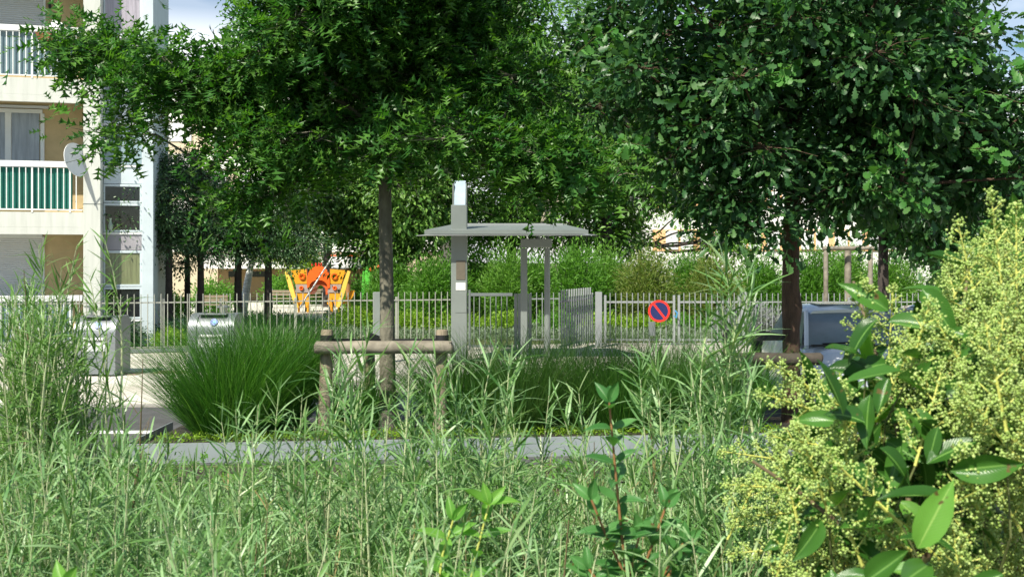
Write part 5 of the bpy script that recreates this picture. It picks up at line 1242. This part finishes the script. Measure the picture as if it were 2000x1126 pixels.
stems = [[(1790, 1126, 1.6), (1770, 950, 1.62), (1745, 800, 1.68), (1700, 640, 1.75), (1670, 550, 1.8)], [(1830, 1126, 1.7), (1780, 980, 1.7), (1700, 880, 1.7), (1620, 790, 1.72)], [(1950, 1126, 1.7), (1900, 900, 1.75), (1880, 700, 1.8), (1900, 520, 1.9)], [(1800, 1126, 1.55), (1650, 1030, 1.6), (1560, 960, 1.62), (1470, 900, 1.66)], [(1980, 1000, 1.8), (1990, 700, 1.85), (1970, 480, 1.9)], [(1800, 1075, 1.36), (1790, 1130, 1.38)]]
privet_shrub('large yellow green flowering shrub with glossy leaves filling the right foreground', (W(1850, 700, 2.0).x, 2.0, 0), pans, heroes, al, stems)

# ================================================================== SMALL PRIVET SHOOTS
def seedling(label, stems, lm, sm, L, d, pair=.06, root_px=None, w=1.0, r=.004):
    b = W(stems[0][0][0], stems[0][0][1], d); root = thing('privet_shoot', label, 'plant', (b.x, d, 0), 'young privet shoots')
    mb = MB(); acc = []
    for st in stems:
        P = [W(p[0], p[1], d + (p[2] if len(p) > 2 else 0)) for p in st]
        P = [Vector((P[0].x + (b.x - P[0].x) * .6, d, max(0, P[0].z - 1.0)))] + P
        mb.tube(P, [r * 1.4] + [r * (1 - .6 * i / len(P)) for i in range(len(P) - 1)], 6, False)
        tot = 0; nxt = .02; sgn = 0
        for a, c in list(zip(P[:-1], P[1:]))[1:]:
            seg = (c - a).length; u = (c - a).normalized()
            while nxt < tot + seg:
                q = a + u * (nxt - tot); sgn += 1
                ph = (sgn % 2) * 1.4 + random.uniform(-.3, .3)
                for s in (1, -1):
                    side = Vector((math.cos(ph) * s, math.sin(ph) * s - .2, .0))
                    acc.append((np.array(q), np.array((side + u * .55).normalized()), np.array((u + side * -.3 + Vector((0, -.5, 0))).normalized()), L * random.uniform(.75, 1.15)))
                nxt += pair * random.uniform(.8, 1.2)
            tot += seg
        q = P[-1]; u = (P[-1] - P[-2]).normalized()
        for s in (-1, 1): acc.append((np.array(q), np.array((u + Vector((s * .5, -.1, 0))).normalized()), np.array((0, -1, .4)), L * .75))
    mb.build('stem', M[sm], root, smooth=True)
    parts = []; UV = []
    for q, tpl in enumerate(PRIVET):
        it = acc[q::3]
        parts.append(place(tpl, np.array([a[0] for a in it]), np.array([a[1] for a in it]), np.array([a[2] for a in it]), np.array([a[3] for a in it]), np.full(len(it), w))); UV.append(np.tile(tpl[2], (len(it), 1)))
    V, F = merge(parts); np_mesh('leaves', V, F, M[lm], root, smooth=True, uv=np.concatenate(UV))
seedling('dark green young shoot with orange stem rising at bottom centre right', [[(1230, 1180), (1215, 1050), (1203, 930), (1190, 785)], [(1240, 1160), (1190, 1060), (1155, 975)], [(1240, 1150), (1275, 1060), (1300, 990)], [(1220, 1180), (1235, 1100), (1250, 1040)], [(1260, 1190), (1290, 1130), (1335, 1060)], [(1200, 1180), (1150, 1110)], [(1270, 1180), (1320, 1100)]], 'seedleaf', 'stemorange', .050, 1.75, .030, w=1.1, r=.0026)
seedling('lime green young shoot with serrate leaves at bottom centre', [[(905, 1190), (930, 1080), (955, 985)], [(850, 1180), (865, 1080), (885, 1015)]], 'privetyoung', 'stemlime', .052, 1.8, .034, w=1.0, r=.0022)
seedling('lime green leafy shoot peeping into the bottom left corner', [[(120, 1260), (125, 1190), (128, 1150)]], 'privetyoung', 'stemlime', .05, 1.4, .04, w=1.2)

# ================================================================== LIGHT, SKY, CAMERA
el, sx, sy = math.radians(49), -.52, -.85
az = math.atan2(sx, sy)
w = bpy.data.worlds.new('World'); S.world = w; w.use_nodes = True
nt = w.node_tree; n = nt.nodes; l = nt.links; bg = n['Background']
sky = n.new('ShaderNodeTexSky'); sky.sky_type = 'NISHITA'; sky.sun_disc = False
sky.sun_elevation = el; sky.sun_rotation = az; sky.air_density = 1.0; sky.dust_density = .4
tc = n.new('ShaderNodeTexCoord'); mp = n.new('ShaderNodeMapping'); mp.inputs['Scale'].default_value = (1, 1, 2.2); mp.inputs['Location'].default_value = (.35, 0, .12)
l.new(tc.outputs['Generated'], mp.inputs['Vector'])
nz = n.new('ShaderNodeTexNoise'); nz.inputs['Scale'].default_value = 4.5; nz.inputs['Detail'].default_value = 7; nz.inputs['Roughness'].default_value = .5
l.new(mp.outputs['Vector'], nz.inputs['Vector'])
cr_ = n.new('ShaderNodeValToRGB'); cr_.color_ramp.elements[0].position = .42; cr_.color_ramp.elements[1].position = .58
l.new(nz.outputs['Fac'], cr_.inputs['Fac'])
mx = n.new('ShaderNodeMixRGB'); mx.inputs[2].default_value = (11.5, 11.8, 12.2, 1)
sp_ = n.new('ShaderNodeSeparateXYZ'); l.new(tc.outputs['Generated'], sp_.inputs['Vector'])
mr = n.new('ShaderNodeMapRange'); mr.inputs['From Min'].default_value = .185; mr.inputs['From Max'].default_value = .22; mr.inputs['To Min'].default_value = 1; mr.inputs['To Max'].default_value = .3
l.new(sp_.outputs['Z'], mr.inputs['Value'])
mm_ = n.new('ShaderNodeMath'); mm_.operation = 'MULTIPLY'; l.new(cr_.outputs['Color'], mm_.inputs[0]); l.new(mr.outputs[0], mm_.inputs[1])
l.new(mm_.outputs[0], mx.inputs[0]); hs = n.new('ShaderNodeHueSaturation'); hs.inputs['Saturation'].default_value = 1.25; hs.inputs['Value'].default_value = .95; l.new(sky.outputs['Color'], hs.inputs['Color']); l.new(hs.outputs[0], mx.inputs[1]); l.new(mx.outputs[0], bg.inputs['Color'])
bg.inputs['Strength'].default_value = .075
sd = bpy.data.lights.new('sun', 'SUN'); sd.energy = 4.9; sd.angle = math.radians(.53); sd.color = (1.0, .94, .80)
so = bpy.data.objects.new('sun', sd); COL.objects.link(so)
dirv = Vector((math.cos(el) * sx, math.cos(el) * sy, math.sin(el)))
so.rotation_euler = dirv.to_track_quat('Z', 'Y').to_euler()
cd = bpy.data.cameras.new('camera'); co = bpy.data.objects.new('camera', cd); COL.objects.link(co)
co.location = (0, 0, CAMZ); co.rotation_euler = (math.radians(90), 0, 0)
cd.sensor_width = 36; cd.lens = FPX / 2000 * 36; cd.shift_y = -(563 - HZ) / 2000
cd.clip_start = .05; cd.clip_end = 2000
cd.dof.use_dof = True; cd.dof.focus_distance = 11; cd.dof.aperture_fstop = 13
S.camera = co
S.view_settings.view_transform = 'Standard'; S.view_settings.look = 'None'; S.view_settings.exposure = .68; S.view_settings.gamma = 1
S.render.engine = 'CYCLES'
S.cycles.max_bounces = 6; S.cycles.transmission_bounces = 3
